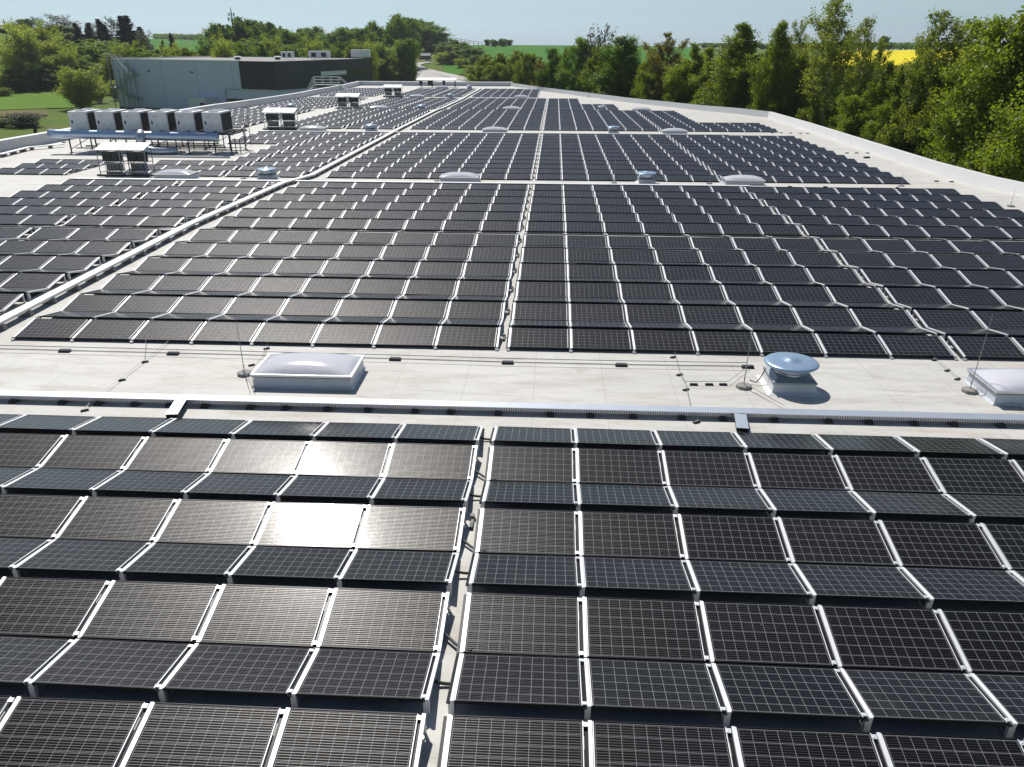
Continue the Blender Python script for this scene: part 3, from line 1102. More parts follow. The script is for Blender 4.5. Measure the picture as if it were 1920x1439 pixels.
# bent wire frame at left, in front of the panels
wire([at(272, 679), at(275, 641) + Vector((0, 0, .05)), at(297, 622) + Vector((0, 0, .15)), at(316, 641)], .006, 'bent wire frame with a peak at the left front of the middle field', .07)
# rows of small wire holders on the far strips
k = 0
for si in (1, 2):
    y = STRIP[si] - 1.6
    for x in [-14.5 + 2.3 * i for i in range(17)]:
        if abs(x + 6.35) < 2 or abs(x - 6.3) < 1.4 or abs(x - 12.7) < 2:
            continue
        holder((x, y + rnd.uniform(-.1, .1), zroof(y)), f'tiny dark wire holder on the {sname[si]}, {ordn(k)} from the left', rnd.uniform(0, 3), .8)
        k += 1
    k = 0
for i in range(9):
    p = at(1470 + i * 52, 253 + i * 17)
for i, (u, v) in enumerate([(1448, 250), (1465, 250), (1482, 250.5), (1501, 251), (1514, 251), (1588, 288), (1606, 288), (1627, 288), (1756, 341), (1784, 342), (1823, 342)]):
    holder(at(u, v), f'tiny wire holder on the right roof margin, {ordn(i)} from the back', 0, .9)
holder(at(1625, 297), 'reddish dark block on a rusty stain near the right parapet', .3, 1.6)

# cables crossing the central aisle of the near field
acnt = 0
for kk in range(3, 8):
    y0 = pair_y(0, kk)
    for dy, sl in ((.35, -.25), (1.75, .12)):
        y = y0 + dy
        if y < 6.4:
            continue
        b = MB()
        xl, xr_ = XL - .05, XR + .06
        sag = rnd.uniform(.05, .1)
        pts = []
        for q in range(13):
            t = q / 12
            pts.append((xl - .1 + t * (xr_ - xl + .22), y + .15 + (sl * 1.2 - .15) * (t * t * (3 - 2 * t)), .05 - .06 * t - sag * math.sin(math.pi * t)))
        b.tube(pts, .024, 8)
        acnt += 1
        tag(b.build('aisle_cable', M['rubber']), f'black cable crossing the central aisle of the near field, {ordn(acnt - 1)} from the front', 'cable', 'black cables across the central aisle')
acnt = 0
for bi in (0, 1, 2):
    for kk in range(NP[bi]):
        y0 = pair_y(bi, kk)
        if y0 < 5 or (bi == 0 and kk % 3):
            continue
        for xx in ((XR - .16,) if bi == 0 else (XR - .16, 11.45)):
            b = MB()
            y = y0 + 1.15 + rnd.uniform(-.1, .1)
            zz = zroof(y)
            b.box(xx - .04, xx + .04, y - .04, y + .06, zz + .004, zz + .09)
            b.m(1).box(xx - .03, xx + .03, y - .36, y - .2, zz + .004, zz + .06)
            b.m(0).box(xx - .02, xx + .035, y - .19, y - .06, zz + .004, zz + .04)
            fld = ('near', 'middle', 'third')[bi]
            aisle = 'central aisle' if xx < 5 else 'right cable gap'
            tag(b.build('cable_connector', [M['concrete'], M['steel']]), f'grey connector block in the {aisle} of the {fld} field, {ordn(kk)} row', 'connector', 'connector blocks in the panel gaps')

# ------------------------------------------------------------------ inverter racks
def make_rack():
    o = thing('inverter_rack', '', 'inverter rack', (0, 0, 0), 'inverter racks with white canopies')
    for s in (-1, 1):
        b = MB()
        b.hull8([(s * .9 - .87, -.72, 1.80), (s * .9 + .87, -.72, 1.80), (s * .9 + .87, .6, 2.16), (s * .9 - .87, .6, 2.16),
                 (s * .9 - .87, -.72, 1.84), (s * .9 + .87, -.72, 1.84), (s * .9 + .87, .6, 2.20), (s * .9 - .87, .6, 2.20)])
        b.build('canopy', M['white'], o)
        b = MB()
        for c in (-.36, .36):
            b.box(s * .9 + c - .33, s * .9 + c + .33, -.16, .12, .98, 1.62)
            for q in range(5):
                b.box(s * .9 + c - .30, s * .9 + c + .30, -.18, -.161, 1.05 + q * .11, 1.08 + q * .11)
        b.build('inverter', M['invert'], o)
        b = MB()
        for q in range(14):
            x = s * .9 - .62 + q * .095
            b.tube([(x, -.08, .99), (x + rnd.uniform(-.04, .04), -.12 + rnd.uniform(-.05, .05), .62), (x + rnd.uniform(-.06, .06), -.05, .12)], .016, 5)
        b.build('cable', M['rubber'], o)
        b = MB()
        b.box(s * .9 - .62, s * .9 + .62, .02, .05, .30, .86)
        b.build('back_plate', M['sgrey'], o)
    b = MB()
    for x in (-1.72, -.10, .10, 1.72):
        for y, zt in ((-.55, 1.83), (.48, 2.11)):
            b.beam((x, y, .004), (x, y, zt), .045, .045)
    for x0, x1 in ((-1.72, -.10), (.10, 1.72)):
        for y, z in ((-.55, .9), (-.55, 1.78), (.48, .9), (.48, .3), (-.55, .3)):
            b.beam((x0 + .03, y, z), (x1 - .03, y, z), .03, .03)
    for x in (-1.3, -.5, .5, 1.3):
        b.beam((x, .085, .25), (x, .085, 1.7), .04, .03)
    for x in (-1.72, -.1, .1, 1.72):
        b.beam((x, -.52, .25), (x, .45, .25), .03, .03)
        b.beam((x, -.52, 1.0), (x, .45, 1.0), .03, .03)
    b.build('rack_frame', M['sgrey'], o)
    b = MB()
    b.box(-1.9, 1.9, -.75, -.62, .004, .16)
    b.box(-1.9, 1.9, .55, .68, .004, .16)
    b.build('foot_rail', M['steel'], o)
    return o
rk = make_rack()
rl = [(-30.4, 56.6, 'nearest inverter rack with a white twin canopy, in front of the cooling units'),
      (-30.1, 90.3, 'second inverter rack along the left walkway, white satellite-like disc between its halves'),
      (-31.2, 125.5, 'third inverter rack along the left walkway, in the middle distance'),
      (-31.0, 160.2, 'fourth inverter rack along the left walkway, close to the far parapet')]
for i, (x, y, lab) in enumerate(rl):
    if i == 0:
        rk.location = (x, y, zroof(y))
        rk['label'] = lab
    else:
        copy_thing(rk, lab, (x, y, zroof(y)))
rl[1] = (rl[1][0], rl[1][1], '')
for r_ in [o for o in col.objects if o.name.startswith('inverter_rack')]:
    if 'disc' in r_['label']:
        r_['label'] = 'second inverter rack along the left walkway, right of the cooling units'
# low canopy by the far parapet
b = MB()
p = Vector((-26.5, 199.5, zroof(199.5)))
can = thing('equipment_canopy', 'long flat white canopy over black cabinets at the far parapet', 'canopy', p)
b.hull8([(-6.3, -1.2, 1.5), (3.2, -1.2, 1.5), (3.2, 1.2, 2.0), (-6.3, 1.2, 2.0), (-6.3, -1.2, 1.56), (3.2, -1.2, 1.56), (3.2, 1.2, 2.06), (-6.3, 1.2, 2.06)])
b.build('canopy_top', M['white'], can)
b = MB()
for x in (-5.2, -2.6, .2, 2.8):
    b.beam((x, -.7, .004), (x, -.7, 1.6), .12, .12)
    b.beam((x, .7, .004), (x, .7, 1.9), .12, .12)
b.build('post', M['steel'], can)
b = MB()
for x0, x1, z0, z1 in ((-5.6, -4.9, .5, 1.4), (-3.6, -2.4, .3, 1.5), (-.1, .5, .5, 1.45)):
    b.box(x0, x1, -.6, -.2, z0, z1)
b.build('cabinet', M['invert'], can)

# ------------------------------------------------------------------ cooling units on their platform
CY = 68.9
cz = zroof(CY)
plat = thing('steel_platform', 'dark steel platform on thin legs carrying the white cooling units', 'platform', (0, CY, cz))
ZP = 1.55
one = None
for x in (-41.6, -39.3, -36.6, -33.8, -31.2, -28.9, -27.5):
    for y in (-.1, 3.2):
        if one is None:
            b = MB()
            b.beam((0, 0, .02), (0, 0, ZP), .09, .09)
            b.box(-.16, .16, -.16, .16, .004, .03)
            one = g = b.build('leg', M['steel'], plat)
        else:
            g = link_copy(one, plat)
        g.location = (x, y, 0)
b = MB()
for y in (-.1, 1.5, 3.2):
    b.beam((-42.2, y, ZP + .09), (-27.2, y, ZP + .09), .10, .16)
for x in [-42.0 + 1.23 * i for i in range(13)]:
    b.beam((x, -.05, ZP + .09), (x, 3.15, ZP + .09), .08, .10)
b.build('deck_beam', M['steel'], plat)
b = MB()
for x in (-27.3, -26.9):
    b.beam((x, 3.0, .3), (x, 3.0, ZP + 1.4), .04, .04)
    b.beam((x, .4, .02), (x, .4, ZP - .3), .06, .06)
for q in range(5):
    b.beam((-27.3, 3.0, .6 + q * .5), (-26.9, 3.0, .6 + q * .5), .03, .03)
b.beam((-28.9, .2, .5), (-26.5, .2, .5), .05, .05)
b.beam((-28.9, .2, .25), (-25.9, .6, .25), .05, .05)
b.beam((-27.6, -.1, ZP + .2), (-27.0, 3.0, ZP + .35), .05, .05)
b.build('side_rail', M['steel'], plat)

b = MB()
for k_ in range(7):
    y_, z_ = .3 + .4 * k_, .35 + .12 * (k_ % 3)
    b.tube([(-41.4 + .7 * k_, y_, z_), (-28.0 - .3 * k_, y_, z_)], .05 + .015 * (k_ % 2), 7)
for k_ in range(11):
    x_ = -41 + 1.25 * k_
    b.tube([(x_, .5 + .2 * (k_ % 4), .35), (x_, .5 + .2 * (k_ % 4), ZP + .1)], .045, 6)
for k_ in range(6):
    x_ = -41.6 + 2.33 * k_
    b.beam((x_, -.1, .3), (x_ + 2.2, -.1, ZP - .1), .05, .05)
    b.tube([(x_ + 1.3, -.1, ZP + .3), (x_ + 1.3, -.35, ZP + .25), (x_ + 1.3, -.45, 1.62)], .09, 8)
b.build('pipework', M['steel'], plat)
b = MB()
for k_ in range(5):
    y_ = -1.3 - .35 * k_
    b.box(-39.5 + k_, -29.5 + .7 * k_, y_, y_ + .12, .02, .12)
b.build('ground_pipe', M['sgrey'], plat)
def make_chiller():
    o = thing('cooling_unit', '', 'air conditioner', (0, 0, 0), 'white cooling units in a row on the platform')
    b = MB()
    w, d, h = 1.56, 2.5, 1.55
    b.box(0, w, 0, d, 0, h)
    b.box(-.03, w + .03, -.03, d + .03, h + .001, h + .06)
    b.build('casing', M['white'], o)
    for x0, x1 in ((w + .001, w + .02), (-.02, -.001)):
        MB().box(x0, x1, .22, d - .08, .06, h - .08).build('intake_grille', M['dark'], o)
    b = MB()
    for y in (.68, 1.85):
        MB().lathe([(.46, h + .06), (.46, h + .16), (.43, h + .16), (.43, h + .08), (0, h + .08)], 20, (w / 2, y, 0)).build('fan_ring', M['white'], o)
    b = MB()
    b.box(.16, .30, -.012, -.001, .62, .88)
    b.box(.60, .72, -.012, -.001, .52, .57)
    b.box(1.34, 1.38, -.012, -.001, .55, .66)
    b.build('control_panel', M['invert'], o)
    b = MB()
    b.box(.42, .68, -.01, -.001, 1.24, 1.275)
    b.build('name_plate', M['steel'], o)
    return o
ch = make_chiller()
for i in range(6):
    loc = (-41.5 + 2.33 * i, CY + .35, cz + ZP + .19)
    lab = f'white cooling unit with dark side grille, {ordn(i)} from the left on the platform'
    if i == 0:
        ch.location = loc
        ch['label'] = lab
    else:
        copy_thing(ch, lab, loc)
duct = thing('insulated_pipe', 'thick foil-wrapped pipe running along the front of the cooling units', 'pipe', (0, CY, cz))
b = MB()
b.tube([(-43.0, -.45, 1.62), (-42.3, -.45, 1.58), (-35.7, -.5, 1.52), (-28.4, -.5, 1.42)], [.36, .36, .36, .36], 18)
b.build('main_pipe', M['blue'], duct, smooth=True)
b = MB()
b.tube([(-34.9, -.6, 1.75), (-34.85, -1.0, 1.55), (-34.8, -1.1, 1.2), (-34.8, -1.1, .9)], [.34, .37, .34, .32], 14)
b.tube([(-34.8, -1.1, .9), (-34.6, -1.2, .55), (-33.8, -1.4, .36), (-32.6, -1.4, .36), (-31.7, -1.2, .35)], [.33, .36, .36, .34, .3], 14)
b.build('branch_pipe', M['galv'], duct, smooth=True)
for i, (u, v, hh) in enumerate(((140, 288, 3.2), (425, 292, 2.0))):
    pass

# ------------------------------------------------------------------ stair over the left parapet
p = Vector((-51.0, 186, zroof(186)))
st = thing('stair_platform', 'pale steel stair with railings climbing over the left parapet', 'stair', p)
b = MB()
for x0, y in ((-3.2, -.5), (-3.2, .9)):
    for z in (1.5, 2.1, 2.7):
        b.beam((-2.6, y, z), (3.0, y, z), .09, .09)
    for x in (-2.6, -.7, 1.2, 3.0):
        b.beam((x, y, 1.1), (x, y, 2.7), .09, .09)
    b.beam((-2.6, y, 2.7), (-4.4, y, -.4), .09, .09)
    b.beam((-2.6, y, 2.1), (-4.2, y, -.6), .07, .07)
    b.beam((3.0, y, 2.7), (5.4, y, .8), .09, .09)
b.build('railing', M['white'], st)
b = MB()
b.box(-2.6, 3.0, -.5, .9, 1.0, 1.1)
for q in range(6):
    b.box(3.0 + q * .35, 3.35 + q * .35, -.5, .9, .85 - q * .17, .9 - q * .17)
    b.box(-3.0 - q * .3, -2.7 - q * .3, -.5, .9, .75 - q * .3, .8 - q * .3)
for x in (-2.4, 2.8):
    for y in (-.4, .8):
        b.beam((x, y, .0), (x, y, 1.0), .1, .1)
b.build('step', M['galv'], st)

# ------------------------------------------------------------------ neighbouring building
NB = thing('grey_building', 'grey flat-roofed hall with charcoal cladding on its right half, behind the left parapet', 'building')
A, Bq, Cq, Dq = Vector((-128.6, 241.7, 0)), Vector((-85.0, 225.8, 0)), Vector((-74.2, 222.0, 0)), Vector((-56.5, 259.5, 0))
Eq = A + (Dq - Cq)
ZT, ZB = 2.0, GZ - .6
def wall_face(b, p, q, z0, z1, off=0.0):
    d = (q - p).normalized()
    nrm = Vector((d.y, -d.x, 0)) * off
    b.face([p + nrm + Vector((0, 0, z0)), q + nrm + Vector((0, 0, z0)), q + nrm + Vector((0, 0, z1)), p + nrm + Vector((0, 0, z1))])
def slab(b, p, q, z0, z1, o0, o1):
    d = (q - p).normalized()
    nn = Vector((d.y, -d.x, 0))
    b.hull8([p + nn * o1 + Vector((0, 0, z0)), q + nn * o1 + Vector((0, 0, z0)), q + nn * o0 + Vector((0, 0, z0)), p + nn * o0 + Vector((0, 0, z0)),
             p + nn * o1 + Vector((0, 0, z1)), q + nn * o1 + Vector((0, 0, z1)), q + nn * o0 + Vector((0, 0, z1)), p + nn * o0 + Vector((0, 0, z1))])
def panel_seams(mt, period, tone):
    m = bpy.data.materials.new(mt.name + '_panels')
    m.use_nodes = True
    nt = m.node_tree
    bb = nt.nodes['Principled BSDF']
    geo = nt.nodes.new('ShaderNodeNewGeometry')
    s = nt.nodes.new('ShaderNodeSeparateXYZ')
    nt.links.new(geo.outputs['Position'], s.inputs[0])
    ln = mnode(nt, 'ADD', mnode(nt, 'MULTIPLY', s.outputs[0], .75), mnode(nt, 'MULTIPLY', s.outputs[1], .66))
    seam = mnode(nt, 'LESS_THAN', mnode(nt, 'PINGPONG', ln, period / 2), .06)
    c0 = tuple(mt.node_tree.nodes['Principled BSDF'].inputs['Base Color'].default_value)[:3]
    c = mixc(nt, noise_out(nt, geo.outputs['Position'], .08, 3), c0, tuple(x * 1.12 for x in c0))
    nt.links.new(mixc(nt, seam, c, tuple(x * tone for x in c0)), bb.inputs['Base Color'])
    bb.inputs['Roughness'].default_value = .5
    return m
M['wallp'] = panel_seams(M['wall'], 6.0, .8)
M['cladp'] = panel_seams(M['clad'], 4.6, .6)
b = MB()
for p, q in ((A, Cq), (Cq, Dq), (Dq, Eq), (Eq, A)):
    wall_face(b, p, q, ZB, ZT)
b.build('wall', M['wallp'], NB)
b = MB()
slab(b, Bq, Cq + (Cq - Bq).normalized() * .25, -5.0, ZT + .05, .02, .25)
b.build('dark_facade', M['clad2'], NB)
b = MB()
slab(b, Cq, Dq, -5.1, ZT + .05, .02, .24)
b.build('charcoal_facade', M['cladp'], NB)
b = MB()
b.face([A + Vector((0, 0, ZT - .1)), Cq + Vector((0, 0, ZT - .1)), Dq + Vector((0, 0, ZT - .1)), Eq + Vector((0, 0, ZT - .1))])
b.build('roof', M['concrete'], NB)
b = MB()
for p, q in ((A, Bq), (Eq, A)):
    slab(b, p, q, ZT - .1, ZT + .18, -.3, .12)
b.build('roof_edge', M['white'], NB)
dd = (Dq - Cq).normalized()
L = (Dq - Cq).length
def on_side(s0, s1):
    return Cq + dd * (L * s0), Cq + dd * (L * s1)
b = MB(); p, q = on_side(.43, .70); slab(b, p, q, -2.1, -1.0, .25, .33); b.build('light_band', M['white'], NB)
b = MB(); p, q = on_side(.70, .97); slab(b, p, q, -2.1, -1.0, .25, .30); b.build('window', M['win'], NB)
b = MB()
for s0 in (.16, .30):
    p, q = on_side(s0, s0 + .09)
    slab(b, p, q, -8.6, -6.2, .02, .2)
b.build('loading_door', M['clad2'], NB)
b = MB()
fd = (Bq - A).normalized(); FL = (Bq - A).length
p0, p1 = A + fd * FL * .87, A + fd * FL * .985
slab(b, p0, p1, -5.3, -5.1, .02, .12); slab(b, p0, p0 + fd * .2, -9.5, -5.3, .02, .12)
b.build('door_frame', M['sgrey'], NB)
b = MB(); slab(b, p0 + fd * .5, p1 + fd * .6, -8.4, -7.6, .02, .1); b.build('window', M['win'], NB)
b = MB(); p0, p1 = A + fd * FL * .67, A + fd * FL * .80; slab(b, p0, p1, GZ, -7.4, .02, 4.5); b.build('annex', M['memb'], NB)
b = MB(); p0, p1 = A + fd * FL * .755, A + fd * FL * .79; slab(b, p0, p1, GZ, -8.6, 4.51, 4.56); b.build('door', M['clad2'], NB)
b = MB()
for s0 in (.29, .63):
    p0 = A + fd * FL * s0
    slab(b, p0, p0 + fd * .7, -1.2, -.9, .02, .3)
b.build('wall_lamp', M['steel'], NB)
# external stair tower
stt = thing('stair_tower', 'open grey steel staircase tower at the left corner of the grey building', 'staircase')
b = MB()
nn = Vector((fd.y, -fd.x, 0))
X0, X1 = A + fd * 1.2, A + fd * 8.5
for P in (X0, X1, X0 + fd * 3.6):
    for o in (.6, 2.4):
        b.beam(P + nn * o + Vector((0, 0, GZ)), P + nn * o + Vector((0, 0, ZT + (1.4 if P is X0 else -2.2))), .22, .22)
b.build('post', M['sgrey'], stt)
b = MB()
for (a, c, z0, z1) in ((X0 + fd * 3, X1, ZT + .2, -1.8), (X1, X0, -1.9, -5.6), (X0, X1, -5.7, -8.4)):
    for o in (.6, 2.4):
        b.beam(a + nn * o + Vector((0, 0, z0)), c + nn * o + Vector((0, 0, z1)), .22, .34)
for c, z in ((X1, -1.9), (X0, -5.6), (X1, -8.4)):
    b.beam(c - fd * .8 + nn * 1.5 + Vector((0, 0, z)), c + fd * 1.6 + nn * 1.5 + Vector((0, 0, z)), 2.2, .18)
b.build('flight', M['sgrey'], stt)
b = MB()
for z in (.6, 1.2):
    for o in (.55, 2.45):
        b.beam(X0 - fd * 1 + nn * o + Vector((0, 0, ZT + z)), X0 + fd * 3.2 + nn * o + Vector((0, 0, ZT + z)), .1, .1)
        b.beam(X0 + fd * 3.2 + nn * o + Vector((0, 0, ZT + z)), X1 + nn * o + Vector((0, 0, -1.9 + z)), .1, .1)
b.build('railing', M['galv'], stt)
# rooftop units of the neighbour
def unit(p, w, d, h, lab, cat, vents=True):
    o = thing('rooftop_unit', lab, cat, p, 'units on the roof of the grey building')
    b = MB()
    b.box(-w / 2, w / 2, -d / 2, d / 2, .02, h)
    b.box(-w / 2 - .08, w / 2 + .08, -d / 2 - .08, d / 2 + .08, h + .001, h + .1)
    b.build('casing', M['white'], o)
    if vents:
        for s in (-.25, .25):
            MB().box(w * s - w * .12, w * s + w * .12, -d / 2 - .04, -d / 2 - .001, h * .2, h * .8).build('grille', M['dark'], o)
unit(at_y(540, 109, 244), 3.2, 2.2, 1.6, 'small white rooftop box with two dark vents on the grey building', 'rooftop unit')
unit(at_y(600, 109.5, 252), 6.0, 2.4, 1.9, 'long white rooftop unit in the middle of the charcoal roof', 'rooftop unit', True)
unit(at_y(677, 107.5, 258), 5.4, 3.0, 2.0, 'big plain white rooftop box at the right end of the charcoal roof', 'rooftop unit', False)
for u, lab in ((446, 'small dark-sided vent hood above the charcoal corner'), (521, 'second small vent hood on the charcoal roof')):
    p = at_y(u, 112.5, 232)
    o = thing('vent_hood', lab, 'vent hood', p, 'small vent hoods on the grey building')
    b = MB(); b.box(-.6, .6, -.5, .5, .0, .7); b.build('hood_base', M['steel'], o)
    b = MB(); b.frustum((-.9, .9, -.8, .8, .701), (-.6, .6, -.5, .5, .95)); b.build('hood_cap', M['white'], o)

# ------------------------------------------------------------------ house and car in the valley
def ground_at(u, v, r0=400):
    d = ray(u, v)
    t = r0
    for _ in range(100):
        q = d * t
        t = .7 * t + .3 * (ground_z(q.x, q.y) - CAM_H) / d.z
    q = d * t
    return Vector((q.x, q.y, ground_z(q.x, q.y)))
p = at_r(797, 110, 560); p.z = ground_z(p.x, p.y)
hs = thing('house', 'low brown house with a pale roof under the dark trees in the valley', 'house', p)
hs.scale = (.72, .72, .62)
b = MB(); b.box(-5, 5, -4, 4, -.5, 3.2); b.build('wall', M['house'], hs)
b = MB()
b.hull8([(-5.6, -4.6, 3.1), (5.6, -4.6, 3.1), (5.6, 4.6, 3.1), (-5.6, 4.6, 3.1), (-5.6, -.1, 5.6), (5.6, -.1, 5.6), (5.6, .1, 5.6), (-5.6, .1, 5.6)])
b.build('roof', M['concrete'], hs)
p = at_r(803, 113, 530); p.z = ground_z(p.x, p.y) + .3
cr = thing('parked_car', 'small white car parked beside the house in the valley', 'car', p)
b = MB(); b.frustum((-2.1, 2.1, -.85, .85, .35), (-2.15, 2.15, -.88, .88, .85)); b.frustum((-2.15, 2.15, -.88, .88, .851), (-2.0, 2.0, -.8, .8, 1.0)); b.build('body', M['white'], cr)
b = MB(); b.frustum((-1.5, 1.2, -.78, .78, 1.001), (-.9, .7, -.62, .62, 1.5)); b.build('cabin', M['win'], cr)
b = MB()
for x in (-1.3, 1.3):
    for y in (-.86, .86):
        b.tube([(x, y - .1, .33), (x, y + .1, .33)], .33, 12)
b.build('wheel', M['rubber'], cr)

# ------------------------------------------------------------------ trees
def rng_pts(r, n):
    return [r.gauss(0, 1) for _ in range(n)]
def leaf_quads(V, F, centers, size, r, flat=.5, droop=0.0):
    for c in centers:
        a = r.uniform(0, 6.283)
        up = Vector((r.gauss(0, flat), r.gauss(0, flat), 1)).normalized()
        s = up.orthogonal().normalized()
        s = Matrix.Rotation(a, 3, up) @ s
        t = up.cross(s)
        if droop:
            s = (s + Vector((0, 0, -droop))).normalized()
        l = size * r.uniform(.65, 1.4)
        w = l * r.uniform(.45, .75)
        n = len(V)
        k = Vector((0, 0, -.15 * l))
        V += [tuple(c - s * l), tuple(c + t * w + k * .3), tuple(c + s * l + k), tuple(c - t * w + k * .3)]
        F.append((n, n + 1, n + 2, n + 3))
def tree_proto(kind, seed, H, crown_r, crown_base, n_limb, leaves, leaf, lm, bm, shape, spread=.8, trunk_r=.16, droop=0.0, clump=.55, sparse_top=0.0, flat=1.2, multi=1):
    r = random.Random(seed)
    tr = MB()
    V, F = [], []
    tips = []
    for mt in range(multi):
        ox, oy = (0, 0) if multi == 1 else (r.uniform(-.4, .4), r.uniform(-.4, .4))
        lx, ly = r.uniform(-.04, .04) * H + ox * 3, r.uniform(-.04, .04) * H + oy * 3
        path = []
        for i in range(8):
            s = i / 7
            path.append(Vector((ox + lx * s * s + r.uniform(-.02, .02) * H * s * .4, oy + ly * s * s + r.uniform(-.02, .02) * H * s * .4, H * .97 * s)))
        tr.tube(path, [trunk_r * (1 - .93 * (i / 7) ** .8) + .008 for i in range(8)], 7)
        for k in range(n_limb):
            s = crown_base + (1 - crown_base) * ((k + r.random()) / n_limb)
            s = min(s, .985)
            f = s * 7
            i = min(int(f), 6)
            p = path[i].lerp(path[i + 1], f - i)
            u = (s - crown_base) / (1 - crown_base)
            rad = crown_r * shape(u) * r.uniform(.45, 1.25)
            a = k * 2.4 + r.uniform(-.7, .7)
            rise = r.uniform(.4, 1.1) * spread * rad * 1.5
            out = Vector((math.cos(a), math.sin(a), 0))
            e = p + out * rad + Vector((0, 0, rise - droop * rad * .6))
            mid = p.lerp(e, .5) + Vector((r.uniform(-.1, .1), r.uniform(-.1, .1), -.12 * spread)) * rad
            tr.tube([p, mid, e], [trunk_r * .32 * (1 - .7 * s) + .01, trunk_r * .2 * (1 - .7 * s) + .008, .008], 5, False)
            segs = [(p.lerp(mid, .5), mid), (mid, mid.lerp(e, .5)), (mid.lerp(e, .5), e)]
            for j in range(max(3, int(3 + rad * 1.3))):
                w = r.uniform(.3, 1.0)
                q = p.lerp(mid, w * 2) if w < .5 else mid.lerp(e, w * 2 - 1)
                d = (out * r.uniform(-.2, .9) + Vector((r.gauss(0, .7), r.gauss(0, .7), r.uniform(.0, 1.0) * spread - droop * .8))).normalized()
                g = q + d * rad * r.uniform(.2, .5)
                tr.tube([q, g], [.012, .005], 3, False)
                segs.append((q, g))
            for q, g in segs:
                tips.append((q, g, rad, u))
    wts = [((t[1] - t[0]).length + .1) * (1 - sparse_top * t[3] * .8) for t in tips]
    tot = sum(wts)
    cl = lambda: max(-1.7, min(1.7, r.gauss(0, 1)))
    for (q, g, rad, u), w in zip(tips, wts):
        n = int(leaves * w / tot + r.random())
        sg = clump * (.22 + .22 * rad / crown_r) * r.uniform(.6, 1.25)
        cs = []
        for _ in range(n):
            c = q.lerp(g, r.uniform(0, 1.12)) + Vector((cl(), cl(), cl() * .8)) * sg
            if droop:
                c.z -= abs(cl()) * droop * 1.2
            cs.append(c)
        leaf_quads(V, F, cs, leaf, r, flat, droop)
    me = bpy.data.meshes.new('crown')
    me.from_pydata(V, [], F)
    me.materials.append(lm)
    me.update()
    tro = tr.build('trunk', bm, smooth=True)
    crown = bpy.data.objects.new('crown', me)
    col.objects.link(crown)
    col.objects.unlink(tro)
    col.objects.unlink(crown)
    return tro, crown, H
oval = lambda u: math.sin(math.pi * min(1, .16 + .80 * u)) ** .75
tall = lambda u: (.55 + .45 * math.sin(math.pi * min(1, u * 1.05))) * (1 - u ** 3 * .75)
round_ = lambda u: math.sqrt(max(0.02, 1 - (2 * u - .9) ** 2 * .8))
cone = lambda u: 1.02 - .98 * u
full = lambda u: (.66 + .34 * math.sin(math.pi * min(1, u * 1.1))) * (1 - max(0, (u - .45) / .55) ** 1.6 * .8)
P_ = {
    'maple': [tree_proto('maple', 1, 20, 3.5, .02, 74, 56000, .118, L_['maple'], M['bark'], full, clump=1.0), tree_proto('maple', 2, 20, 3.9, .02, 70, 56000, .12, L_['maple'], M['bark'], oval, clump=1.1), tree_proto('maple', 21, 20, 3.3, .02, 68, 50000, .118, L_['maple'], M['bark'], tall, clump=1.0, multi=2)],
    'birch': [tree_proto('birch', 3, 20, 3.6, .02, 70, 42000, .12, L_['birch'], M['barkp'], full, droop=.45, clump=.95), tree_proto('birch', 4, 20, 3.2, .02, 66, 40000, .12, L_['birch'], M['barkp'], oval, droop=.45, clump=.9)],
    'aspen': [tree_proto('aspen', 5, 22, 2.7, .45, 36, 11000, .11, L_['aspen'], M['barkp'], full, spread=1.0, clump=.8, sparse_top=.5, trunk_r=.17), tree_proto('aspen', 6, 22, 2.4, .50, 32, 10000, .11, L_['aspen'], M['barkp'], oval, spread=1.1, clump=.8, sparse_top=.4, trunk_r=.15)],
    'olive': [tree_proto('olive', 7, 18, 3.1, .02, 60, 30000, .14, L_['olive'], M['bark'], full, clump=1.0), tree_proto('olive', 8, 18, 2.9, .02, 56, 28000, .14, L_['olive'], M['bark'], oval, clump=.95, multi=2)],
    'brown': [tree_proto('brown', 9, 19, 2.8, .22, 46, 14000, .12, L_['brown'], M['bark'], full, spread=1.0, clump=.7)],
    'willow': [tree_proto('willow', 10, 14, 5.2, .04, 70, 26000, .20, L_['willow'], M['bark'], round_, clump=1.1, droop=.3, trunk_r=.3), tree_proto('willow', 11, 14, 4.4, .02, 60, 22000, .20, L_['willow'], M['bark'], round_, clump=1.0, droop=.25, trunk_r=.25, multi=2)],
    'forest': [tree_proto('forest', 12, 18, 4.6, .04, 56, 17000, .29, L_['forest'], M['bark'], oval, clump=1.3, trunk_r=.25), tree_proto('forest', 13, 18, 4.0, .04, 54, 17000, .28, L_['forest'], M['bark'], full, clump=1.2, trunk_r=.25),
               tree_proto('forest', 14, 18, 5.4, .04, 56, 18000, .30, L_['forest'], M['bark'], round_, clump=1.4, trunk_r=.25)],
    'spruce': [tree_proto('spruce', 15, 22, 3.6, .04, 130, 20000, .24, L_['spruce'], M['bark'], cone, spread=-.1, clump=.75, droop=.12, trunk_r=.22, flat=.4)],
    'bare': [tree_proto('bare', 16, 14, 3.4, .25, 40, 2200, .20, L_['grey'], M['bark'], oval, spread=1.0, clump=.6, trunk_r=.14)],
    'bush': [tree_proto('bush', 17, 6, 4.2, .0, 40, 9000, .20, L_['grey'], M['bark'], round_, clump=.9, multi=3, trunk_r=.08, spread=.25), tree_proto('shrub', 18, 6, 3.4, .0, 40, 8000, .18, L_['maple'], M['bark'], round_, clump=.8, multi=3, trunk_r=.08, spread=.25)],
}
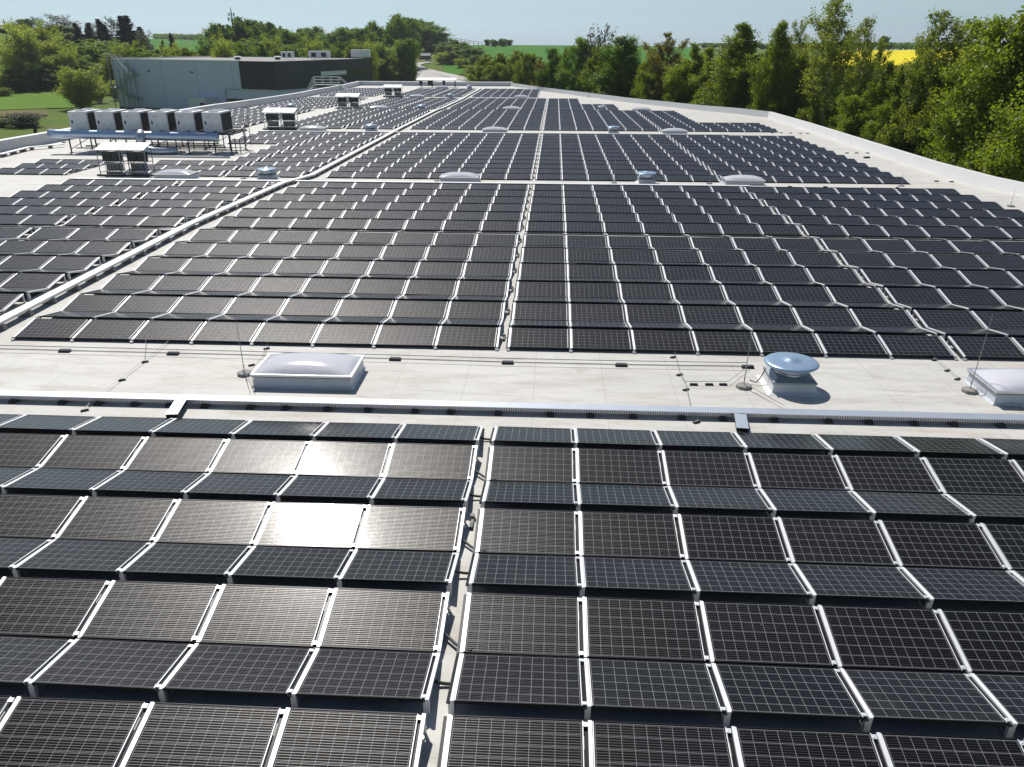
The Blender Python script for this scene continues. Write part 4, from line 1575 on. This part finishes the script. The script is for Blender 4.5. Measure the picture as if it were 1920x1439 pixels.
KN = {'maple': ('maple_tree', 'dense bright green tree'), 'birch': ('birch_tree', 'drooping mid green birch'), 'aspen': ('aspen_tree', 'slender light-trunked open tree'),
      'olive': ('leafy_tree', 'olive green young tree'), 'brown': ('copper_tree', 'thin brownish half-leafed tree'), 'willow': ('willow_tree', 'pale yellow-green willow'),
      'forest': ('broadleaf_tree', 'dark green broadleaf tree'), 'spruce': ('spruce_tree', 'dark narrow spruce'), 'bare': ('bare_tree', 'nearly leafless grey tree'), 'bush': ('bush', 'rounded bush')}
tree_n = {}
def plant(kind, base, height, width=None, lab='', group='', var=None):
    ps = P_[kind]
    tro, crown, H = ps[(var if var is not None else rnd.randrange(len(ps))) % len(ps)]
    s = height / H
    w = s if width is None else width
    o = thing(KN[kind][0], lab, 'bush' if kind == 'bush' else 'tree', base, group, (0, 0, rnd.uniform(0, 6.28)))
    o.scale = (w, w, s)
    link_copy(tro, o, 'trunk')
    link_copy(crown, o, 'crown')
    return o
def plant_top(kind, u, vtop, dist, lab, group, wpx=None, var=None):
    top = at_r(u, vtop, dist)
    g = ground_z(top.x, top.y) - .1
    h = max(2.0, (top.z - g) * (.85 if kind == 'bush' else .94 if kind == 'forest' else .985))
    ps = P_[kind]
    w = None
    if wpx:
        w = (wpx / FPX * dist) / ({'maple': 3.9, 'birch': 3.6, 'aspen': 3.0, 'olive': 3.2, 'brown': 3.0, 'willow': 5.6, 'forest': 5.0, 'spruce': 3.8, 'bare': 3.8, 'bush': 4.4}[kind])
    return plant(kind, (top.x, top.y, g), h, w, lab, group, var)

# row of trees along the right side of the building
def side_dist(u, off):                        # distance at which the azimuth of pixel u meets the tree line outside the parapet
    d = ray(u, 150)
    a = (28.7 + off) / d.x if d.x > 0 else 1e9
    if 0 < a * d.y <= 112 + off * .4:
        return math.hypot(d.x, d.y) * a
    # line from (28.7,112) to (-10.4,204.6) shifted outwards
    nx, ny = .921, .389
    c = nx * 28.7 + ny * 112 + off
    t = c / (nx * d.x + ny * d.y)
    return math.hypot(d.x, d.y) * t
right = [('olive', 908, 99, 30, 9), ('olive', 935, 97, 24, 10), ('olive', 965, 92, 26, 13), ('maple', 985, 98, 20, 9), ('brown', 1012, 104, 16, 7), ('olive', 1000, 99, 18, 12), ('birch', 1034, 83, 24, 9), ('birch', 1062, 80, 22, 11),
         ('birch', 1098, 62, 38, 9), ('bare', 1124, 66, 26, 12), ('olive', 1122, 82, 22, 8), ('birch', 1150, 88, 24, 8), ('birch', 1183, 58, 54, 9), ('birch', 1160, 82, 26, 12), ('olive', 1222, 86, 24, 8), ('brown', 1252, 54, 36, 9),
         ('olive', 1240, 92, 22, 12), ('maple', 1302, 78, 44, 8), ('maple', 1340, 82, 38, 10), ('maple', 1408, 34, 60, 9), ('maple', 1380, 64, 40, 12), ('maple', 1464, 30, 40, 8), ('aspen', 1499, 36, 20, 12), ('olive', 1440, 88, 28, 11),
         ('olive', 1515, 86, 30, 10), ('aspen', 1582, -22, 50, 8), ('aspen', 1556, 36, 34, 11), ('aspen', 1632, 18, 28, 9), ('aspen', 1655, 72, 26, 12), ('maple', 1700, 112, 34, 10), ('olive', 1670, 108, 34, 9), ('aspen', 1772, 0, 44, 8),
         ('aspen', 1735, 62, 30, 12), ('aspen', 1825, 34, 38, 10), ('olive', 1800, 104, 40, 8), ('olive', 1745, 118, 34, 7), ('maple', 1900, 22, 72, 9), ('maple', 1862, 108, 46, 7), ('maple', 1965, -5, 84, 10), ('maple', 2060, 20, 80, 9), ('olive', 2010, 60, 60, 13)]
for i, (k, u, v, w, off) in enumerate(sorted(right, key=lambda q: q[1])):
    plant_top(k, u, v, side_dist(u, off), f'{KN[k][1]} behind the right parapet, {ordn(i)} from the far end', 'trees along the right side of the roof', w)
low = [(1130, 155, 14), (1212, 165, 20), (1268, 170, 24), (1330, 176, 26), (1385, 185, 26), (1445, 165, 28), (1535, 205, 26), (1610, 205, 34), (1660, 222, 30), (1705, 222, 40), (1790, 245, 36), (1850, 258, 46), (1915, 275, 54)]
for i, (u, v, w) in enumerate(low):
    plant_top('maple' if i % 3 else 'olive', u, v - 30, side_dist(u, 5.5), f'low leafy understorey tree close behind the right parapet, {ordn(i)} from the far end', 'understorey along the right parapet', w)
fill = [(900 + 22 * i, 118 + (i % 5) * 5) for i in range(48)]
for i, (u, v) in enumerate(fill):
    plant_top(('olive', 'maple', 'birch', 'forest')[(i * 7) % 4], u, v, side_dist(u, 17 + (i % 3) * 4), f'small tree in the second line behind the right-hand row, {ordn(i)} from the far end', 'second line of trees on the right', 30)

# left side: meadow trees, spruces, skyline
left = [('willow', 42, 60, 370, 34), ('willow', 66, 52, 388, 30), ('willow', 92, 82, 366, 32), ('willow', 30, 92, 362, 26), ('willow', 112, 104, 360, 22), ('willow', 140, 132, 266, 36), ('willow', 2, 140, 354, 12),
        ('willow', 214, 154, 300, 14), ('willow', 178, 150, 290, 16)]
for i, (k, u, v, d, w) in enumerate(sorted(left, key=lambda q: q[1])):
    plant_top(k, u, v, d, f'pale yellow-green willow around the left meadow, {ordn(i)} from the left picture edge', 'willows on the left meadow', w)
plant_top('bush', 40, 209, 219, 'round grey-brown bush on the near left meadow', 'bushes on the left meadow', 26, 0)
plant_top('bush', 2, 162, 335, 'yellow-green bush at the left picture edge', 'bushes on the left meadow', 14, 1)
plant_top('bush', 2, 232, 222, 'dark low bush cut by the left picture edge', 'bushes on the left meadow', 14, 1)
dk = [(150, 78, 395, 24), (168, 84, 382, 24), (190, 76, 398, 28), (210, 86, 390, 24), (232, 92, 395, 24), (160, 112, 367, 22), (186, 118, 366, 24), (202, 128, 370, 18), (120, 72, 408, 22), (70, 120, 358, 22), (96, 130, 356, 18), (20, 128, 357, 22), (50, 128, 356, 20), (128, 100, 372, 20)]
for i, (u, v, d, w) in enumerate(sorted(dk)):
    plant_top('forest', u, v, d, f'dark green tree at the wood edge left of the grey building, {ordn(i)} from the left', 'dark trees left of the grey building', w)
sp = [(147, 40, 461, 24), (157, 39, 463, 22), (168, 40, 468, 22), (189, 31, 454, 30), (200, 42, 461, 22), (226, 24, 435, 36), (239, 24, 438, 38), (252, 46, 445, 30), (318, 58, 420, 16), (300, 72, 400, 14), (378, 84, 390, 14)]
for i, (u, v, d, w) in enumerate(sorted(sp)):
    plant_top('spruce', u, v, d, f'dark pointed spruce on the left skyline, {ordn(i)} from the left', 'spruces on the left skyline', w)
bt = [('forest', 18, 46, 551, 12), ('forest', 42, 36, 551, 12), ('bare', 32, 45, 554, 10), ('bare', 67, 34, 556, 9), ('bare', 88, 46, 556, 12), ('bare', 104, 30, 546, 20), ('forest', 108, 47, 536, 24), ('bare', 130, 42, 551, 22), ('bare', 178, 46, 546, 14), ('bare', 210, 38, 526, 16), ('bare', 268, 66, 360, 14), ('forest', 90, 58, 546, 20), ('forest', 135, 62, 526, 20), ('forest', 4, 52, 554, 20)]
for i, (k, u, v, d, w) in enumerate(sorted(bt, key=lambda q: q[1])):
    plant_top(k, u, v, d, f'{KN[k][1]} on the left hilltop, {ordn(i)} in the line from the left', 'trees on the left hilltop', w)
# belt of mixed trees right behind the grey building
bk = []
for i in range(34):
    u = 215 + i * 14.5 + rnd.uniform(-4, 4)
    v = 93 + rnd.uniform(-7, 8) if u < 400 else 84 + rnd.uniform(-8, 8)
    bk.append((('olive', 'forest', 'willow', 'olive', 'forest', 'birch')[i % 6], u, v, 292 + rnd.uniform(0, 50), rnd.uniform(18, 26)))
for i, (k, u, v, d, w) in enumerate(sorted(bk, key=lambda q: q[1])):
    plant_top(k, u, v, d, f'{KN[k][1]} in the belt behind the grey building, {ordn(i)} from the left', 'tree belt behind the grey building', w)
sky_line = [(400, 44), (415, 40), (430, 42), (445, 46), (462, 35), (478, 44), (495, 42), (508, 37), (520, 50), (535, 58), (550, 62), (565, 54), (578, 52), (590, 60), (605, 66), (620, 58), (640, 54), (655, 52), (668, 58), (682, 52), (698, 40), (712, 52), (728, 46), (745, 27), (758, 31), (772, 33), (785, 36), (798, 40), (808, 48), (818, 60)]
for i, (u, v) in enumerate(sky_line):
    plant_top('forest', u, v, (430 if u < 560 else 480 if u < 772 else 630) + rnd.uniform(-20, 20), f'tall tree on the wooded middle skyline, {ordn(i)} from the left', 'trees on the middle skyline', 20)
mid = []
for i in range(38):
    u = 405 + i * 9.4 + rnd.uniform(-5, 5)
    base = np.interp(u, [400, 520, 560, 620, 740, 820], [72, 76, 82, 82, 68, 86])
    mid.append((('forest', 'olive', 'forest', 'birch', 'forest')[i % 5], u, base + rnd.uniform(-8, 14), 395 + rnd.uniform(-30, 30), 20))
for i, (k, u, v, d, w) in enumerate(sorted(mid, key=lambda q: q[1])):
    plant_top(k, u, v, d, f'{KN[k][1]} on the wooded slope below the middle skyline, {ordn(i)} from the left', 'trees on the middle slope', w)
vy = [('willow', 722, 90, 388, 34), ('willow', 745, 100, 380, 26), ('willow', 702, 108, 384, 22), ('willow', 764, 106, 378, 16), ('willow', 735, 125, 372, 18), ('birch', 690, 112, 388, 16), ('olive', 770, 132, 376, 8),
      ('forest', 812, 76, 620, 18), ('forest', 836, 80, 540, 22), ('forest', 852, 74, 560, 20), ('forest', 872, 79, 520, 24), ('forest', 888, 90, 500, 16), ('willow', 828, 100, 510, 14), ('bush', 868, 107, 470, 18), ('olive', 848, 98, 500, 16), ('forest', 890, 104, 450, 12)]
for i, (k, u, v, d, w) in enumerate(sorted(vy, key=lambda q: q[1])):
    plant_top(k, u, v, d, f'{KN[k][1]} beside the valley road, {ordn(i)} from the left', 'trees beside the valley road', w)
hz = [(914, 74), (924, 73), (928, 75), (938, 72), (944, 73), (955, 75), (1392, 72), (1375, 80), (1320, 82), (1340, 83), (1358, 82), (1430, 82), (1500, 80), (1660, 68), (1668, 80), (1740, 80), (1850, 78)]
for i, (u, v) in enumerate(sorted(hz)):
    plant_top('forest', u, v, 740 + rnd.uniform(-40, 20), f'small dark tree on the far field horizon, {ordn(i)} from the left', 'small trees on the horizon', 6)
# distant wood that reads as one mass
def wood(u0, u1, vt, dist, n, label):
    r = random.Random(int(u0))
    V, F = [], []
    for i in range(n):
        u = r.uniform(u0, u1)
        top = at_r(u, vt + r.gauss(0, 1.2), dist + r.uniform(0, 120))
        g = ground_z(top.x, top.y)
        h = max(4, top.z - g)
        cs = [Vector((top.x + r.gauss(0, 2.6), top.y + r.gauss(0, 2.6), g + h * (1 - abs(r.gauss(0, .3))))) for _ in range(70)]
        leaf_quads(V, F, cs, 1.2, r, .8)
    me = bpy.data.meshes.new('distant_wood')
    me.from_pydata(V, [], F)
    me.materials.append(L_['forest'])
    o = bpy.data.objects.new('distant_wood', me)
    col.objects.link(o)
    tag(o, label, 'wood', None, 'stuff')
wood(290, 402, 66, 1250, 120, 'bluish distant wood above the far green field')
wood(1310, 1580, 84, 800, 200, 'dark low wood on the right horizon')
wood(1570, 1900, 83, 720, 160, 'dark hedge line behind the yellow rapeseed field')

# ------------------------------------------------------------------ poles, mast, trellis, fence
def pole_thing(name, label, cat, segs, m, group=None, loc=(0, 0, 0)):
    b = MB()
    for p, q, w in segs:
        b.beam(p, q, w, w)
    return tag(b.build(name, m), label, cat, group)
p = at_r(432, 14, 470); g = ground_z(p.x, p.y)
ms = thing('radio_mast', 'slim radio mast with antennas rising above the middle wood', 'mast', (p.x, p.y, g))
b = MB(); hh = p.z - g
b.tube([(0, 0, 0), (0, 0, hh * .9), (0, 0, hh)], [.55, .35, .12], 8); b.build('pole', M['sgrey'], ms)
b = MB()
for z, n_, ra in ((hh * .88, 5, 1.5), (hh * .80, 6, 1.9)):
    for k in range(n_):
        a = 6.283 * k / n_
        b.beam((ra * math.cos(a), ra * math.sin(a), z - .9), (ra * math.cos(a), ra * math.sin(a), z + .9), .35, .25)
        b.beam((0, 0, z), (ra * math.cos(a), ra * math.sin(a), z), .1, .1)
b.build('antenna', M['sgrey'], ms)
segs = []
tops = []
for i in range(11):
    u = 822 + i * 8.3
    p = at_r(u, 67 + i * 1.35, 640); g = ground_z(p.x, p.y)
    segs.append(((p.x, p.y, g), (p.x, p.y, p.z), .28)); tops.append(p)
for a, c in zip(tops, tops[1:]):
    segs.append((a, c, .22)); segs.append((a + Vector((0, 0, -1.2)), c + Vector((0, 0, -1.2)), .12))
pole_thing('hop_trellis', 'long wire trellis on tall poles along the horizon right of the wood', 'trellis', segs, M['wood'])
for i, (u0, v0, u1, v1) in enumerate([(6, 118, -4, 70), (22, 96, 10, 58), (9, 122, 15, 95), (28, 116, 29, 104)]):
    a = at_r(u0, v0, 372); c = at_r(u1, v1, 372)
    a.z = min(a.z, ground_z(a.x, a.y))
    pole_thing('hop_pole', f'dark leaning hop pole on the left hillside, {ordn(i)}', 'pole', [(a, c, .18)], M['wood'], 'hop poles on the left hillside')
segs = []
for v in range(98, 120, 4):
    segs.append((at_r(-20, v - 2, 372), at_r(28, v, 372), .07))
pole_thing('trellis_wires', 'horizontal trellis wires between the hop poles at left', 'trellis', segs, M['wood'])
p = at_r(6, 36, 556)
pole_thing('utility_pole', 'thin utility pole on the left hilltop', 'pole', [((p.x, p.y, ground_z(p.x, p.y)), (p.x, p.y, p.z), .35)], M['wood'])
a, c = at(64, 250), at(66, 235)
p = at_r(62, 250, 120); 
pole_thing('fence_post', 'dark leaning post on the grass just beyond the left parapet', 'post', [((p.x, p.y, p.z - 2.0), (p.x + .5, p.y, p.z + 1.2), .3)], M['wood'])
def fence(u0, u1, v0, v1, dist0, dist1, n, label):
    segs = []
    tp = []
    for i in range(n):
        s = i / (n - 1)
        p = at_r(u0 + (u1 - u0) * s, v0 + (v1 - v0) * s, dist0 + (dist1 - dist0) * s)
        g = ground_z(p.x, p.y)
        segs.append(((p.x, p.y, g), (p.x, p.y, g + 2.0), .07)); tp.append(Vector((p.x, p.y, g + 2.0)))
    for a, c in zip(tp, tp[1:]):
        for z in (0, -.6, -1.3):
            segs.append((a + Vector((0, 0, z)), c + Vector((0, 0, z)), .035))
    pole_thing('wire_fence', label, 'fence', segs, M['galv'])
fence(150, 222, 200, 196, 268, 278, 16, 'grey wire mesh fence left of the grey building')
fence(232, 420, 199, 196, 266, 254, 30, 'grey wire mesh fence in front of the grey wall')
fence(700, 778, 155, 152, 352, 352, 16, 'wire fence on the grass beyond the far parapet')

# ------------------------------------------------------------------ air
hz_m = bpy.data.materials.new("haze")
hz_m.use_nodes = True
hz_m.node_tree.nodes.clear()
vo = hz_m.node_tree.nodes.new('ShaderNodeOutputMaterial')
pv = hz_m.node_tree.nodes.new('ShaderNodeVolumePrincipled')
pv.inputs['Color'].default_value = (.86, .92, 1.0, 1)
pv.inputs['Density'].default_value = HAZE
pv.inputs['Anisotropy'].default_value = .3
hz_m.node_tree.links.new(pv.outputs[0], vo.inputs['Volume'])
hzo = MB().box(-6500, 6500, -6500, 6500, -90, 36).build('haze', hz_m)
hzo['kind'] = 'stuff'
